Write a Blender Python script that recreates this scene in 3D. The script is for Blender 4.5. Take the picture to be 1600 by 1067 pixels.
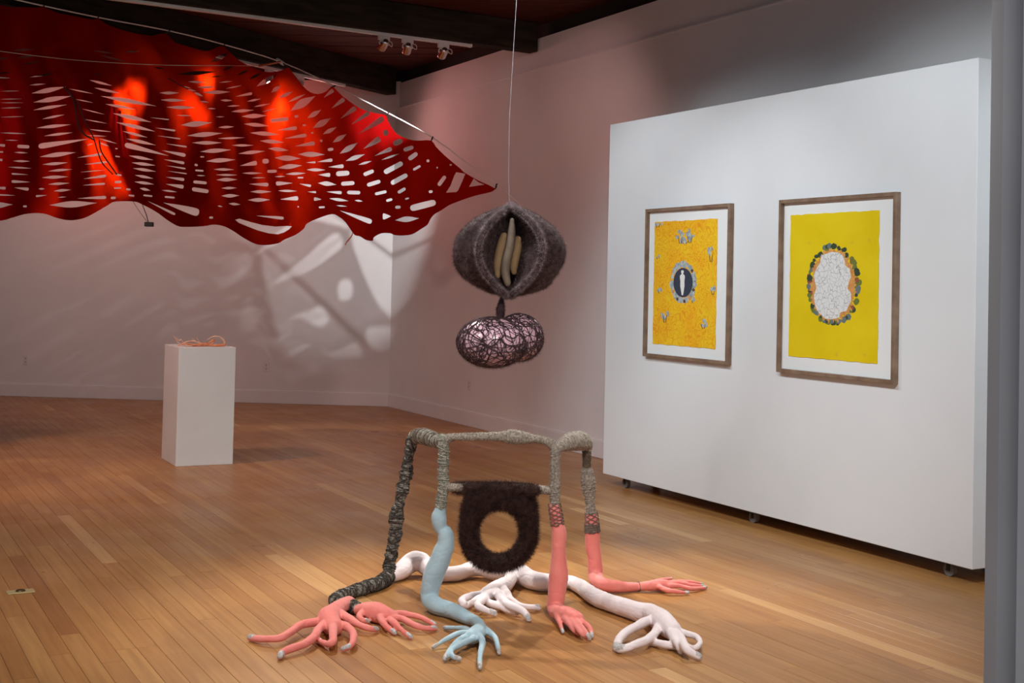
import bpy, bmesh, math, random
import numpy as np
from mathutils import Vector, Matrix, geometry, noise

for o in list(bpy.data.objects):
    bpy.data.objects.remove(o)
SC = bpy.context.scene
COL = SC.collection
random.seed(7)
rng = np.random.default_rng(7)

# ------------------------------------------------------------------ camera
F_PX, PITCH, ROLL, CY, CAMH = 2012.0, -0.0273, 0.0228, 389.7, 1.5
_up = Vector((0, math.sin(PITCH), math.cos(PITCH)))
FWD = Vector((0, math.cos(PITCH), -math.sin(PITCH)))
_x = Vector((1, 0, 0))
RIGHT = _x * math.cos(ROLL) + _up * math.sin(ROLL)
UP = _up * math.cos(ROLL) - _x * math.sin(ROLL)
CAMP = Vector((0, 0, CAMH))
cd = bpy.data.cameras.new('camera')
cam = bpy.data.objects.new('camera', cd)
COL.objects.link(cam)
cd.sensor_fit = 'HORIZONTAL'
cd.sensor_width = 36.0
cd.lens = 36.0 * F_PX / 1600.0
cd.shift_y = (CY - 533.5) / 1600.0
cd.clip_start = 0.05
cd.clip_end = 200
M3 = Matrix((RIGHT, UP, -FWD)).transposed()
cam.matrix_world = Matrix.Translation(CAMP) @ M3.to_4x4()
SC.camera = cam

# ------------------------------------------------------------------ world, exposure
W = bpy.data.worlds.new('world')
SC.world = W
W.use_nodes = True
W.node_tree.nodes['Background'].inputs[0].default_value = (0.80, 0.88, 1.0, 1)
W.node_tree.nodes['Background'].inputs[1].default_value = 0.40
SC.view_settings.view_transform = 'Standard'
SC.view_settings.look = 'None'
SC.view_settings.exposure = 0.0
SC.view_settings.gamma = 1.0
SC.view_settings.use_curve_mapping = False

TH = 0.4916                                   # yaw of the right wall and of the floor boards
DV = Vector((math.sin(TH), -math.cos(TH), 0))   # along the right wall, towards the camera
NV = Vector((math.cos(TH), math.sin(TH), 0))    # into the right wall
ZV = Vector((0, 0, 1))
CORNER = Vector((-1.4441, 15.5508, 0))
BA = 0.0489
BV = Vector((-math.cos(BA), math.sin(BA), 0))   # along the back wall, to the left
BN = Vector((math.sin(BA), math.cos(BA), 0))    # into the back wall


def ray(px, py):
    u, v = (px - 800.0) / F_PX, (py - CY) / F_PX
    return (FWD + RIGHT * u - UP * v)


def at_y(px, py, d):
    r = ray(px, py)
    return CAMP + r * (d / r.y)


def at_z(px, py, z):
    r = ray(px, py)
    return CAMP + r * ((z - CAMH) / r.z)


def at_plane(px, py, p, n):
    r = ray(px, py)
    return CAMP + r * ((p - CAMP).dot(n) / r.dot(n))


# spot lights (lit track heads, plus lamps added out of view): location, target, watts, colour, cone, blend, radius
def spot(loc, tgt, watts, col=(1, 1, 1), cone=50, blend=0.5, rad=0.03):
    l = bpy.data.lights.new('spot_lamp', 'SPOT')
    l.energy = watts
    l.color = col
    l.spot_size = math.radians(cone)
    l.spot_blend = blend
    l.shadow_soft_size = rad
    o = bpy.data.objects.new('spot_lamp', l)
    COL.objects.link(o)
    o.location = loc
    o.rotation_euler = (Vector(tgt) - Vector(loc)).to_track_quat('-Z', 'Y').to_euler()
    return o


COOL = (0.86, 0.945, 1.0)
NEUT = (1.0, 0.96, 0.90)
# the white partition and its two prints
spot((-1.49, 7.63, 3.75), (1.15, 9.05, 0.95), 170, COOL, 72, 0.6, 0.05)
spot((-0.60, 5.96, 3.75), (2.05, 7.35, 0.95), 175, COOL, 74, 0.6, 0.05)
spot((0.3, 3.4, 3.75), (2.35, 6.9, 1.9), 260, COOL, 46, 0.9, 0.06)  # added to brighten the right part of the partition
spot((-2.4, 5.6, 3.75), (0.85, 9.6, 1.6), 290, COOL, 36, 0.9, 0.06)  # added to brighten its left part
spot((3.3, 4.9, 3.7), (2.7, 6.8, 1.4), 110, COOL, 60, 0.9, 0.06)  # unseen lamp added for the partition's end face
# the floor sculpture: two lamps from behind, one from the front
spot((-1.3, 8.6, 3.75), (0.0, 5.9, 0.2), 560, NEUT, 50, 0.8, 0.05)
spot((1.0, 8.3, 3.75), (0.3, 5.9, 0.2), 440, NEUT, 50, 0.8, 0.05)
spot((0.6, 2.2, 3.75), (0.1, 6.2, 0.1), 520, NEUT, 54, 0.9, 0.08)
spot((0.2, 3.4, 3.75), (1.7, 6.2, 0.0), 100, NEUT, 56, 0.9, 0.08)  # extra fill added for the floor on the right
spot((-1.0, 4.2, 3.75), (0.0, 6.8, 1.15), 22, (1.0, 0.92, 0.95), 24, 0.8, 0.05)
# unseen lamps added to brighten the floor on the left and the plinth
spot((-2.4, 4.6, 3.75), (-2.2, 6.8, 0.0), 360, (1.0, 0.93, 0.84), 90, 1.0, 0.08)
spot((0.4, 6.0, 3.75), (-2.35, 10.3, 0.45), 215, (0.84, 0.94, 1.0), 20, 0.7, 0.05)
# added pink and red lamps, standing in for light scattered round the red canopy
PINKISH = (1.0, 0.66, 0.60)
spot((-4.2, 8.6, 3.75), (-3.2, 10.6, 0.0), 330, PINKISH, 100, 1.0, 0.15)
spot((-5.6, 12.6, 3.75), (-5.0, 15.6, 1.0), 125, PINKISH, 120, 1.0, 0.20)
spot((-3.6, 13.2, 3.70), (-4.0, 15.6, 0.6), 44, PINKISH, 110, 1.0, 0.20)
spot((-3.0, 14.3, 3.5), (-3.0, 15.6, 3.3), 30, (1.0, 0.13, 0.10), 105, 1.0, 0.20)
spot((-5.2, 14.3, 3.5), (-5.2, 15.6, 3.3), 30, (1.0, 0.13, 0.10), 105, 1.0, 0.20)
spot((-0.2, 9.8, 3.75), (0.2, 12.9, 1.2), 48, (1.0, 0.56, 0.53), 110, 1.0, 0.12)
spot((-2.3, 14.5, 3.60), (-0.2, 13.2, 2.6), 46, (1.0, 0.40, 0.37), 130, 1.0, 0.20)
# cool fill panel added unseen behind the camera for the near wall end
al = bpy.data.lights.new('front_fill', 'AREA')
al.shape = 'RECTANGLE'
al.size, al.size_y = 5.0, 2.6
al.energy = 25
al.color = (0.85, 0.92, 1.0)
ao = bpy.data.objects.new('front_fill', al)
COL.objects.link(ao)
ao.location = (-0.5, -3.5, 2.0)
ao.rotation_euler = (math.radians(88), 0, 0)


# ------------------------------------------------------------------ materials
def mat(name, col, rough=0.6, metal=0.0, spec=0.5, coat=0.0):
    m = bpy.data.materials.new(name)
    m.use_nodes = True
    b = m.node_tree.nodes['Principled BSDF']
    b.inputs['Base Color'].default_value = (*col, 1)
    b.inputs['Roughness'].default_value = rough
    b.inputs['Metallic'].default_value = metal
    b.inputs['Specular IOR Level'].default_value = spec
    b.inputs['Coat Weight'].default_value = coat
    return m


def nodes(m):
    nt = m.node_tree
    return nt, nt.nodes, nt.links, nt.nodes['Principled BSDF']


def noisy(name, c1, c2, scale=5, rough=0.7, detail=4, bump=0.0, bscale=60, spec=0.4, stretch=None, lo=0.35, hi=0.65, sheen=0.0):
    m = mat(name, c1, rough, spec=spec)
    nt, N, L, b = nodes(m)
    tc = N.new('ShaderNodeTexCoord')
    mp = N.new('ShaderNodeMapping')
    L.new(tc.outputs['Object'], mp.inputs[0])
    if stretch:
        mp.inputs['Scale'].default_value = stretch
    n = N.new('ShaderNodeTexNoise')
    n.inputs['Scale'].default_value = scale
    n.inputs['Detail'].default_value = detail
    L.new(mp.outputs[0], n.inputs['Vector'])
    r = N.new('ShaderNodeValToRGB')
    r.color_ramp.elements[0].position = lo
    r.color_ramp.elements[0].color = (*c1, 1)
    r.color_ramp.elements[1].position = hi
    r.color_ramp.elements[1].color = (*c2, 1)
    L.new(n.outputs['Fac'], r.inputs[0])
    L.new(r.outputs[0], b.inputs['Base Color'])
    b.inputs['Sheen Weight'].default_value = sheen
    if bump:
        n2 = N.new('ShaderNodeTexNoise')
        n2.inputs['Scale'].default_value = bscale
        n2.inputs['Detail'].default_value = 3
        L.new(mp.outputs[0], n2.inputs['Vector'])
        bp = N.new('ShaderNodeBump')
        bp.inputs['Strength'].default_value = bump
        bp.inputs['Distance'].default_value = 0.01
        L.new(n2.outputs['Fac'], bp.inputs['Height'])
        L.new(bp.outputs[0], b.inputs['Normal'])
    return m


M_WALL = noisy('wall_paint', (0.74, 0.73, 0.72), (0.78, 0.77, 0.76), 1.5, 0.75, bump=0.05, bscale=90, spec=0.2)
M_PART = noisy('partition_paint', (0.80, 0.81, 0.82), (0.84, 0.85, 0.86), 1.2, 0.6, bump=0.04, bscale=80, spec=0.25)
M_TRIM = noisy('trim_paint', (0.74, 0.73, 0.72), (0.78, 0.77, 0.76), 3, 0.5, spec=0.3)
M_JAMB = noisy('jamb_paint', (0.66, 0.66, 0.67), (0.70, 0.70, 0.71), 3, 0.6, spec=0.3)
M_PLINTH = noisy('plinth_paint', (0.70, 0.70, 0.68), (0.74, 0.74, 0.72), 3, 0.45, spec=0.35)
M_BEAM = noisy('dark_beam_wood', (0.024, 0.018, 0.013), (0.044, 0.033, 0.023), 3, 0.75, spec=0.06, stretch=(1, 1, 6))
M_BOARD = noisy('ceiling_board_wood', (0.065, 0.018, 0.012), (0.11, 0.032, 0.021), 3, 0.7, spec=0.1, stretch=(1, 9, 9))
M_DARK = mat('dark_gap', (0.02, 0.012, 0.008), 0.9)
M_WHITEMETAL = mat('white_enamel', (0.75, 0.74, 0.72), 0.4)
M_CHROME = mat('chrome', (0.75, 0.75, 0.76), 0.25, 1.0)
M_WIRE = mat('steel_wire', (0.62, 0.60, 0.58), 0.30, 1.0)
M_BLACK = mat('black_plastic', (0.012, 0.011, 0.011), 0.6)
M_RUBBER = mat('grey_rubber', (0.16, 0.14, 0.13), 0.7)
M_STRING = mat('dark_string', (0.03, 0.012, 0.012), 0.8)
M_BRASS = mat('brass', (0.62, 0.50, 0.26), 0.5, 0.5)
M_BRONZE = mat('aged_bronze', (0.12, 0.09, 0.04), 0.45, 0.8)
M_OUTLET = mat('outlet_plastic', (0.72, 0.70, 0.68), 0.4)
M_SLOT = mat('outlet_slot', (0.05, 0.04, 0.04), 0.8)
M_WALNUT = noisy('walnut', (0.20, 0.125, 0.08), (0.30, 0.20, 0.135), 14, 0.5, stretch=(1, 1, 1), bump=0.05)
M_MAT = mat('mat_board', (0.86, 0.87, 0.86), 0.8, spec=0.2)

m = bpy.data.materials.new('lit_lens')
m.use_nodes = True
nt = m.node_tree
nt.nodes.remove(nt.nodes['Principled BSDF'])
e = nt.nodes.new('ShaderNodeEmission')
e.inputs[0].default_value = (1, 0.93, 0.82, 1)
e.inputs[1].default_value = 30
nt.links.new(e.outputs[0], nt.nodes['Material Output'].inputs[0])
M_LENS = m


def floor_material():
    m = mat('fir_floor', (0.4, 0.2, 0.09), 0.3, spec=0.20)
    nt, N, L, b = nodes(m)
    at = N.new('ShaderNodeAttribute')
    at.attribute_name = 'tone'
    tc = N.new('ShaderNodeTexCoord')
    mp = N.new('ShaderNodeMapping')
    mp.inputs['Rotation'].default_value = (0, 0, math.pi / 2 - TH)
    L.new(tc.outputs['Object'], mp.inputs[0])
    add = N.new('ShaderNodeVectorMath')
    add.operation = 'MULTIPLY_ADD'
    L.new(at.outputs['Fac'], add.inputs[0])
    add.inputs[1].default_value = (37, 53, 11)
    L.new(mp.outputs[0], add.inputs[2])
    sc = N.new('ShaderNodeVectorMath')
    sc.operation = 'MULTIPLY'
    sc.inputs[1].default_value = (1.6, 38, 1)
    L.new(add.outputs[0], sc.inputs[0])
    n = N.new('ShaderNodeTexNoise')
    n.inputs['Scale'].default_value = 1.0
    n.inputs['Detail'].default_value = 5
    n.inputs['Distortion'].default_value = 0.4
    L.new(sc.outputs[0], n.inputs['Vector'])
    r = N.new('ShaderNodeValToRGB')
    cr = r.color_ramp
    cr.elements[0].position = 0.0
    cr.elements[0].color = (0.275, 0.108, 0.034, 1)
    cr.elements[1].position = 1.0
    cr.elements[1].color = (0.56, 0.325, 0.145, 1)
    for p, c in ((0.35, (0.37, 0.168, 0.053)), (0.72, (0.44, 0.226, 0.078))):
        q = cr.elements.new(p)
        q.color = (*c, 1)
    L.new(at.outputs['Fac'], r.inputs[0])
    g = N.new('ShaderNodeValToRGB')
    g.color_ramp.elements[0].position = 0.3
    g.color_ramp.elements[0].color = (0.80, 0.74, 0.70, 1)
    g.color_ramp.elements[1].position = 0.7
    g.color_ramp.elements[1].color = (1.08, 1.08, 1.05, 1)
    L.new(n.outputs['Fac'], g.inputs[0])
    mx = N.new('ShaderNodeMix')
    mx.data_type = 'RGBA'
    mx.blend_type = 'MULTIPLY'
    mx.inputs[0].default_value = 1.0
    L.new(r.outputs[0], mx.inputs[6])
    L.new(g.outputs[0], mx.inputs[7])
    L.new(mx.outputs[2], b.inputs['Base Color'])
    # worn finish: roughness varies in broad patches
    n3 = N.new('ShaderNodeTexNoise')
    n3.inputs['Scale'].default_value = 2.0
    n3.inputs['Detail'].default_value = 4
    L.new(tc.outputs['Object'], n3.inputs['Vector'])
    mr = N.new('ShaderNodeMapRange')
    mr.inputs[1].default_value = 0.3
    mr.inputs[2].default_value = 0.7
    mr.inputs[3].default_value = 0.27
    mr.inputs[4].default_value = 0.40
    L.new(n3.outputs['Fac'], mr.inputs[0])
    L.new(mr.outputs[0], b.inputs['Roughness'])
    bp = N.new('ShaderNodeBump')
    bp.inputs['Strength'].default_value = 0.06
    bp.inputs['Distance'].default_value = 0.004
    L.new(n.outputs['Fac'], bp.inputs['Height'])
    L.new(bp.outputs[0], b.inputs['Normal'])
    return m


M_FLOOR = floor_material()


def fabric_material():
    m = bpy.data.materials.new('red_felted_fabric')
    m.use_nodes = True
    nt = m.node_tree
    N, L = nt.nodes, nt.links
    N.remove(N['Principled BSDF'])
    tc = N.new('ShaderNodeTexCoord')
    n = N.new('ShaderNodeTexNoise')
    n.inputs['Scale'].default_value = 9
    n.inputs['Detail'].default_value = 5
    L.new(tc.outputs['Object'], n.inputs['Vector'])
    r = N.new('ShaderNodeValToRGB')
    r.color_ramp.elements[0].color = (0.16, 0.0015, 0.002, 1)
    r.color_ramp.elements[1].color = (0.23, 0.0025, 0.003, 1)
    L.new(n.outputs['Fac'], r.inputs[0])
    d = N.new('ShaderNodeBsdfDiffuse')
    t = N.new('ShaderNodeBsdfTranslucent')
    t.inputs[0].default_value = (0.52, 0.015, 0.001, 1)
    L.new(r.outputs[0], d.inputs[0])
    mx = N.new('ShaderNodeMixShader')
    mx.inputs[0].default_value = 0.42
    L.new(d.outputs[0], mx.inputs[1])
    L.new(t.outputs[0], mx.inputs[2])
    L.new(mx.outputs[0], N['Material Output'].inputs[0])
    return m


M_FABRIC = fabric_material()


def stuffed(name, c1, c2, rough=0.75):
    return noisy(name, c1, c2, 7, rough, 4, bump=0.25, bscale=22, spec=0.25, sheen=0.15)


M_PINK = stuffed('coral_pink_jersey', (0.80, 0.205, 0.175), (0.86, 0.27, 0.235))
M_BLUE = stuffed('pale_blue_jersey', (0.34, 0.48, 0.55), (0.42, 0.57, 0.64))
M_PALE = stuffed('pale_blush_jersey', (0.80, 0.68, 0.69), (0.87, 0.77, 0.78))
M_NAIL = noisy('grey_white_nail', (0.36, 0.33, 0.32), (0.62, 0.59, 0.57), 90, 0.5)
M_SATIN = mat('pink_satin', (0.76, 0.48, 0.57), 0.26, spec=0.6)
M_TAN = noisy('tan_jersey', (0.27, 0.16, 0.075), (0.35, 0.22, 0.11), 14, 0.7, bump=0.2)
M_TAUPE = noisy('taupe_jersey', (0.15, 0.105, 0.075), (0.20, 0.15, 0.105), 14, 0.7, bump=0.2)


def yarn(name, c1, c2, scale=110):
    return noisy(name, c1, c2, scale, 0.9, 3, spec=0.15, lo=0.38, hi=0.62, bump=0.4, bscale=300)


M_YDARK = yarn('charcoal_yarn', (0.10, 0.09, 0.08), (0.36, 0.33, 0.29))
M_YBLACK = yarn('dark_yarn', (0.03, 0.025, 0.022), (0.10, 0.085, 0.075))
M_YGREEN = yarn('sage_grey_yarn', (0.20, 0.20, 0.165), (0.44, 0.42, 0.35))
M_YBEIGE = yarn('oatmeal_grey_yarn', (0.24, 0.20, 0.165), (0.46, 0.405, 0.345))
M_YBROWN = yarn('brown_yarn', (0.10, 0.075, 0.05), (0.17, 0.13, 0.09))
M_CORD = yarn('grey_brown_cord', (0.12, 0.09, 0.075), (0.22, 0.17, 0.14))
M_FUR = noisy('dark_brown_fur', (0.026, 0.011, 0.009), (0.075, 0.034, 0.028), 40, 0.75, spec=0.25)
M_POD = noisy('plum_brown_crochet', (0.028, 0.016, 0.017), (0.085, 0.05, 0.05), 45, 0.85, spec=0.2, bump=0.5, bscale=120)
M_PODHAIR = noisy('plum_mohair', (0.07, 0.04, 0.042), (0.20, 0.135, 0.135), 30, 0.8, spec=0.2)
M_LIPHAIR = noisy('pale_plum_mohair', (0.13, 0.085, 0.09), (0.42, 0.32, 0.33), 30, 0.8, spec=0.2)
M_NETYARN = noisy('dark_plum_yarn', (0.035, 0.018, 0.022), (0.08, 0.045, 0.05), 40, 0.85, spec=0.2)


# ------------------------------------------------------------------ object helpers
def obj(name, me, m=None, parent=None):
    me.name = name
    o = bpy.data.objects.new(name, me)
    COL.objects.link(o)
    if m is not None and not me.materials:
        me.materials.append(m)
    if parent is not None:
        o.parent = parent
        o.matrix_parent_inverse = Matrix.Identity(4)
        # geometry is given in world space: cancel the parents' placement
        loc = Vector((0, 0, 0))
        p = parent
        while p is not None:
            loc += p.location
            p = p.parent
        o.location = -loc
    return o


def tag(o, label=None, cat=None, group=None, kind=None):
    if label:
        o['label'] = label
    if cat:
        o['category'] = cat
    if group:
        o['group'] = group
    if kind:
        o['kind'] = kind
    return o


def thing(name, loc, label, cat, group=None):
    o = bpy.data.objects.new(name, None)
    COL.objects.link(o)
    o.location = loc
    o.empty_display_size = 0.1
    return tag(o, label, cat, group)


def mesh(verts, faces, smooth=False):
    me = bpy.data.meshes.new('m')
    me.from_pydata([tuple(v) for v in verts], [], faces)
    me.validate()
    me.update()
    if smooth:
        me.polygons.foreach_set('use_smooth', [True] * len(me.polygons))
    return me


class MB:
    """collects shapes; build() links them as one mesh"""

    def __init__(self):
        self.v, self.f, self.s = [], [], []

    def add(self, v, f, smooth=False):
        b = len(self.v)
        self.v += [Vector(q) for q in v]
        self.f += [tuple(i + b for i in q) for q in f]
        self.s += [smooth] * len(f)
        return self

    def box(self, o, ax, ay, az, bevel=0.0):
        """box from corner o with edge vectors"""
        o, ax, ay, az = Vector(o), Vector(ax), Vector(ay), Vector(az)
        if bevel <= 0:
            v = [o + ax * i + ay * j + az * k for k in (0, 1) for j in (0, 1) for i in (0, 1)]
            f = [(0, 2, 3, 1), (4, 5, 7, 6), (0, 1, 5, 4), (2, 6, 7, 3), (0, 4, 6, 2), (1, 3, 7, 5)]
            return self.add(v, f)
        bm = bmesh.new()
        vs = [bm.verts.new(o + ax * i + ay * j + az * k) for k in (0, 1) for j in (0, 1) for i in (0, 1)]
        for q in [(0, 2, 3, 1), (4, 5, 7, 6), (0, 1, 5, 4), (2, 6, 7, 3), (0, 4, 6, 2), (1, 3, 7, 5)]:
            bm.faces.new([vs[i] for i in q])
        bmesh.ops.recalc_face_normals(bm, faces=bm.faces)
        bmesh.ops.bevel(bm, geom=list(bm.edges), offset=bevel, segments=2, affect='EDGES', profile=0.5)
        bm.verts.index_update()
        v = [q.co.copy() for q in bm.verts]
        f = [[q.index for q in p.verts] for p in bm.faces]
        bm.free()
        return self.add(v, f)

    def cyl(self, a, b, r0, r1=None, n=16, smooth=True):
        a, b = Vector(a), Vector(b)
        r1 = r0 if r1 is None else r1
        t = (b - a).normalized()
        x = t.orthogonal().normalized()
        y = t.cross(x)
        v = []
        for c, r in ((a, r0), (b, r1)):
            v += [c + (x * math.cos(2 * math.pi * i / n) + y * math.sin(2 * math.pi * i / n)) * r for i in range(n)]
        f = [(i, (i + 1) % n, n + (i + 1) % n, n + i) for i in range(n)]
        self.add(v, f, smooth)
        self.add(v[:n], [tuple(range(n))[::-1]])
        self.add(v[n:], [tuple(range(n))])
        return self

    def tube(self, pts, r, n=6, res=4, cap=True):
        v, f = sweep(pts, r, n, res, cap)
        return self.add(v, f, True)

    def mesh(self):
        me = mesh(self.v, self.f)
        if len(me.polygons) == len(self.s):
            me.polygons.foreach_set('use_smooth', self.s)
        return me

    def build(self, name, m=None, parent=None):
        return obj(name, self.mesh(), m, parent)


def catmull(pts, rad, res):
    P = [Vector(p) for p in pts]
    R = list(rad)
    if len(P) == 2 or res <= 1:
        if res <= 1:
            return P, R
        out = [P[0].lerp(P[1], i / res) for i in range(res + 1)]
        return out, [R[0] + (R[1] - R[0]) * i / res for i in range(res + 1)]
    Q = [P[0] * 2 - P[1]] + P + [P[-1] * 2 - P[-2]]
    S = [R[0]] + R + [R[-1]]
    op, orr = [], []
    for i in range(1, len(Q) - 2):
        for k in range(res):
            t = k / res
            a, b, c, d = Q[i - 1], Q[i], Q[i + 1], Q[i + 2]
            op.append(0.5 * ((2 * b) + (c - a) * t + (2 * a - 5 * b + 4 * c - d) * t * t + (3 * b - a - 3 * c + d) * t ** 3))
            a, b, c, d = S[i - 1], S[i], S[i + 1], S[i + 2]
            orr.append(max(0.0005, 0.5 * ((2 * b) + (c - a) * t + (2 * a - 5 * b + 4 * c - d) * t * t + (3 * b - a - 3 * c + d) * t ** 3)))
    op.append(P[-1])
    orr.append(R[-1])
    return op, orr


def frames(P):
    T = []
    for i in range(len(P)):
        a, b = P[max(0, i - 1)], P[min(len(P) - 1, i + 1)]
        d = b - a
        T.append(d.normalized() if d.length > 1e-9 else Vector((0, 0, 1)))
    x = T[0].orthogonal().normalized()
    X, Y = [], []
    for i, t in enumerate(T):
        x = (x - t * x.dot(t))
        x = x.normalized() if x.length > 1e-6 else t.orthogonal().normalized()
        X.append(x)
        Y.append(t.cross(x))
    return T, X, Y


def sweep(pts, rad, n=8, res=4, cap=True, squash=1.0):
    if not hasattr(rad, '__len__'):
        rad = [rad] * len(pts)
    P, R = catmull(pts, rad, res)
    if cap:                              # rounded ends
        d0 = (P[0] - P[1]).normalized()
        d1 = (P[-1] - P[-2]).normalized()
        h0 = [(P[0] + d0 * R[0] * s, R[0] * math.sqrt(max(0.0, 1 - s * s))) for s in (0.95, 0.6)]
        h1 = [(P[-1] + d1 * R[-1] * s, R[-1] * math.sqrt(max(0.0, 1 - s * s))) for s in (0.6, 0.95)]
        P = [h[0] for h in h0] + P + [h[0] for h in h1]
        R = [h[1] for h in h0] + R + [h[1] for h in h1]
    T, X, Y = frames(P)
    v = []
    for p, r, x, y in zip(P, R, X, Y):
        for i in range(n):
            a = 2 * math.pi * i / n
            v.append(p + x * (math.cos(a) * r) + y * (math.sin(a) * r))
    f = []
    for k in range(len(P) - 1):
        for i in range(n):
            j = (i + 1) % n
            f.append((k * n + i, k * n + j, (k + 1) * n + j, (k + 1) * n + i))
    f.append(tuple(range(n))[::-1])
    f.append(tuple((len(P) - 1) * n + i for i in range(n)))
    return v, f


def apply_mods(me, mods):
    """evaluate modifiers on a temporary object and return the plain mesh"""
    t = bpy.data.objects.new('tmp', me)
    COL.objects.link(t)
    for kind, kw in mods:
        md = t.modifiers.new('m', kind)
        for k, val in kw.items():
            setattr(md, k, val)
    dg = bpy.context.evaluated_depsgraph_get()
    out = bpy.data.meshes.new_from_object(t.evaluated_get(dg))
    bpy.data.objects.remove(t)
    return out


def displace(me, fn):
    n = len(me.vertices)
    co = np.empty(n * 3)
    me.vertices.foreach_get('co', co)
    nr = np.empty(n * 3)
    me.vertex_normals.foreach_get('vector', nr)
    co, nr = co.reshape(-1, 3), nr.reshape(-1, 3)
    d = np.array([fn(Vector(c)) for c in co])
    me.vertices.foreach_set('co', (co + nr * d[:, None]).ravel())
    me.update()


def blend_mesh(mb, voxel, it=4):
    me = mesh(mb.v, mb.f)
    out = apply_mods(me, [('REMESH', dict(mode='VOXEL', voxel_size=voxel, use_smooth_shade=True)),
                          ('SMOOTH', dict(factor=0.5, iterations=it))])
    displace(out, lambda c: noise.noise(c * 19) * 0.0022 + noise.noise(c * 60) * 0.0005 - max(0.0, 0.10 - abs(noise.noise(Vector((c.x * 9, c.y * 9, c.z * 24)) + Vector((3, 1, 7))))) * 0.012)
    out.polygons.foreach_set('use_smooth', [True] * len(out.polygons))
    return out


def hair(me, count, length, width=0.0012, droop=0.0, spread=0.6, lift=1.0, clump=None, keep=None):
    """thin tapered strands standing on a mesh"""
    me.calc_loop_triangles()
    nv = len(me.vertices)
    co = np.empty(nv * 3)
    me.vertices.foreach_get('co', co)
    co = co.reshape(-1, 3)
    tri = np.empty(len(me.loop_triangles) * 3, dtype=np.int32)
    me.loop_triangles.foreach_get('vertices', tri)
    tri = tri.reshape(-1, 3)
    a, b, c = co[tri[:, 0]], co[tri[:, 1]], co[tri[:, 2]]
    nr = np.cross(b - a, c - a)
    ar = np.linalg.norm(nr, axis=1)
    nr = nr / np.maximum(ar, 1e-12)[:, None]
    pick = rng.choice(len(tri), size=count, p=ar / ar.sum())
    u = rng.random((count, 2))
    s = np.sqrt(u[:, 0])
    p = a[pick] * (1 - s)[:, None] + b[pick] * (s * (1 - u[:, 1]))[:, None] + c[pick] * (s * u[:, 1])[:, None]
    n = nr[pick]
    if keep is not None:
        k = keep(p)
        p, n = p[k], n[k]
    cnt = len(p)
    d = n * lift + rng.normal(0, spread, (cnt, 3))
    d /= np.linalg.norm(d, axis=1)[:, None]
    ln = length * rng.uniform(0.5, 1.25, cnt)
    side = np.cross(d, rng.normal(0, 1, (cnt, 3)))
    side /= np.maximum(np.linalg.norm(side, axis=1), 1e-9)[:, None]
    d2 = d + rng.normal(0, 0.45, (cnt, 3))
    d2[:, 2] -= droop
    d2 /= np.linalg.norm(d2, axis=1)[:, None]
    w = width * rng.uniform(0.7, 1.3, cnt)[:, None]
    base = p - n * 0.001
    mid = base + d * (ln * 0.5)[:, None]
    tip = mid + d2 * (ln * 0.5)[:, None]
    V = np.stack([base - side * w, base + side * w, mid + side * w * 0.7, mid - side * w * 0.7, tip], 1).reshape(-1, 3)
    i = np.arange(cnt) * 5
    faces = [(k, k + 1, k + 2, k + 3) for k in i] + [(k + 3, k + 2, k + 4) for k in i]
    return mesh(V.tolist(), faces)


def join_mesh(*ms):
    v, f = [], []
    for q in ms:
        b = len(v)
        v += [tuple(x.co) for x in q.vertices]
        f += [tuple(i + b for i in p.vertices) for p in q.polygons]
    return mesh(v, f, True)


# ------------------------------------------------------------------ setting: walls, ceiling
LEDGE, WTOP, CEIL = 3.60, 3.91, 4.06
RW_LEN = 16.0
mb = MB()
mb.box(CORNER, DV * RW_LEN, NV * 0.25, ZV * LEDGE)
mb.box(CORNER + NV * 0.035 + ZV * LEDGE, DV * RW_LEN, NV * 0.215, ZV * (WTOP - LEDGE))
o = tag(mb.build('wall_right', M_WALL), kind='structure')
mb = MB()
mb.box(CORNER + ZV * (LEDGE - 0.012) - NV * 0.006, DV * RW_LEN, NV * 0.03, ZV * 0.014)
tag(mb.build('trim_1', M_TRIM), kind='structure')
mb = MB()
mb.box(CORNER - BV * 0.05, BV * 9.5, BN * 0.25, ZV * (WTOP + 0.02))
tag(mb.build('wall_back', M_WALL), kind='structure')
LW = CORNER + BV * 9.4
mb = MB()
mb.box(LW, BV * 0.2, Vector((0.0, -15.5, 0)), ZV * CEIL)
tag(mb.build('wall_left', M_WALL), kind='structure')
# dark frieze boards between the wall tops and the ceiling boards
mb = MB()
mb.box(CORNER + NV * 0.10 + ZV * WTOP - DV * 0.4, DV * (RW_LEN + 0.4), NV * 0.1, ZV * (CEIL - WTOP + 0.05))
tag(mb.build('trim_2', M_DARK), kind='structure')
mb = MB()
mb.box(CORNER + BN * 0.10 + ZV * (WTOP + 0.02) - BV * 0.4, BV * 9.8, BN * 0.1, ZV * (CEIL - WTOP))
tag(mb.build('trim_3', M_DARK), kind='structure')
# baseboards
mb = MB()
mb.box(CORNER - NV * 0.016, DV * RW_LEN, NV * 0.016, ZV * 0.145, 0.003)
mb.box(CORNER - NV * 0.011 + ZV * 0.145, DV * RW_LEN, NV * 0.011, ZV * 0.012, 0.002)
tag(mb.build('baseboard_right', M_TRIM), kind='structure')
mb = MB()
mb.box(CORNER - BN * 0.016, BV * 9.4, BN * 0.016, ZV * 0.145, 0.003)
mb.box(CORNER - BN * 0.011 + ZV * 0.145, BV * 9.4, BN * 0.011, ZV * 0.012, 0.002)
tag(mb.build('baseboard_back', M_TRIM), kind='structure')

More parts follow.
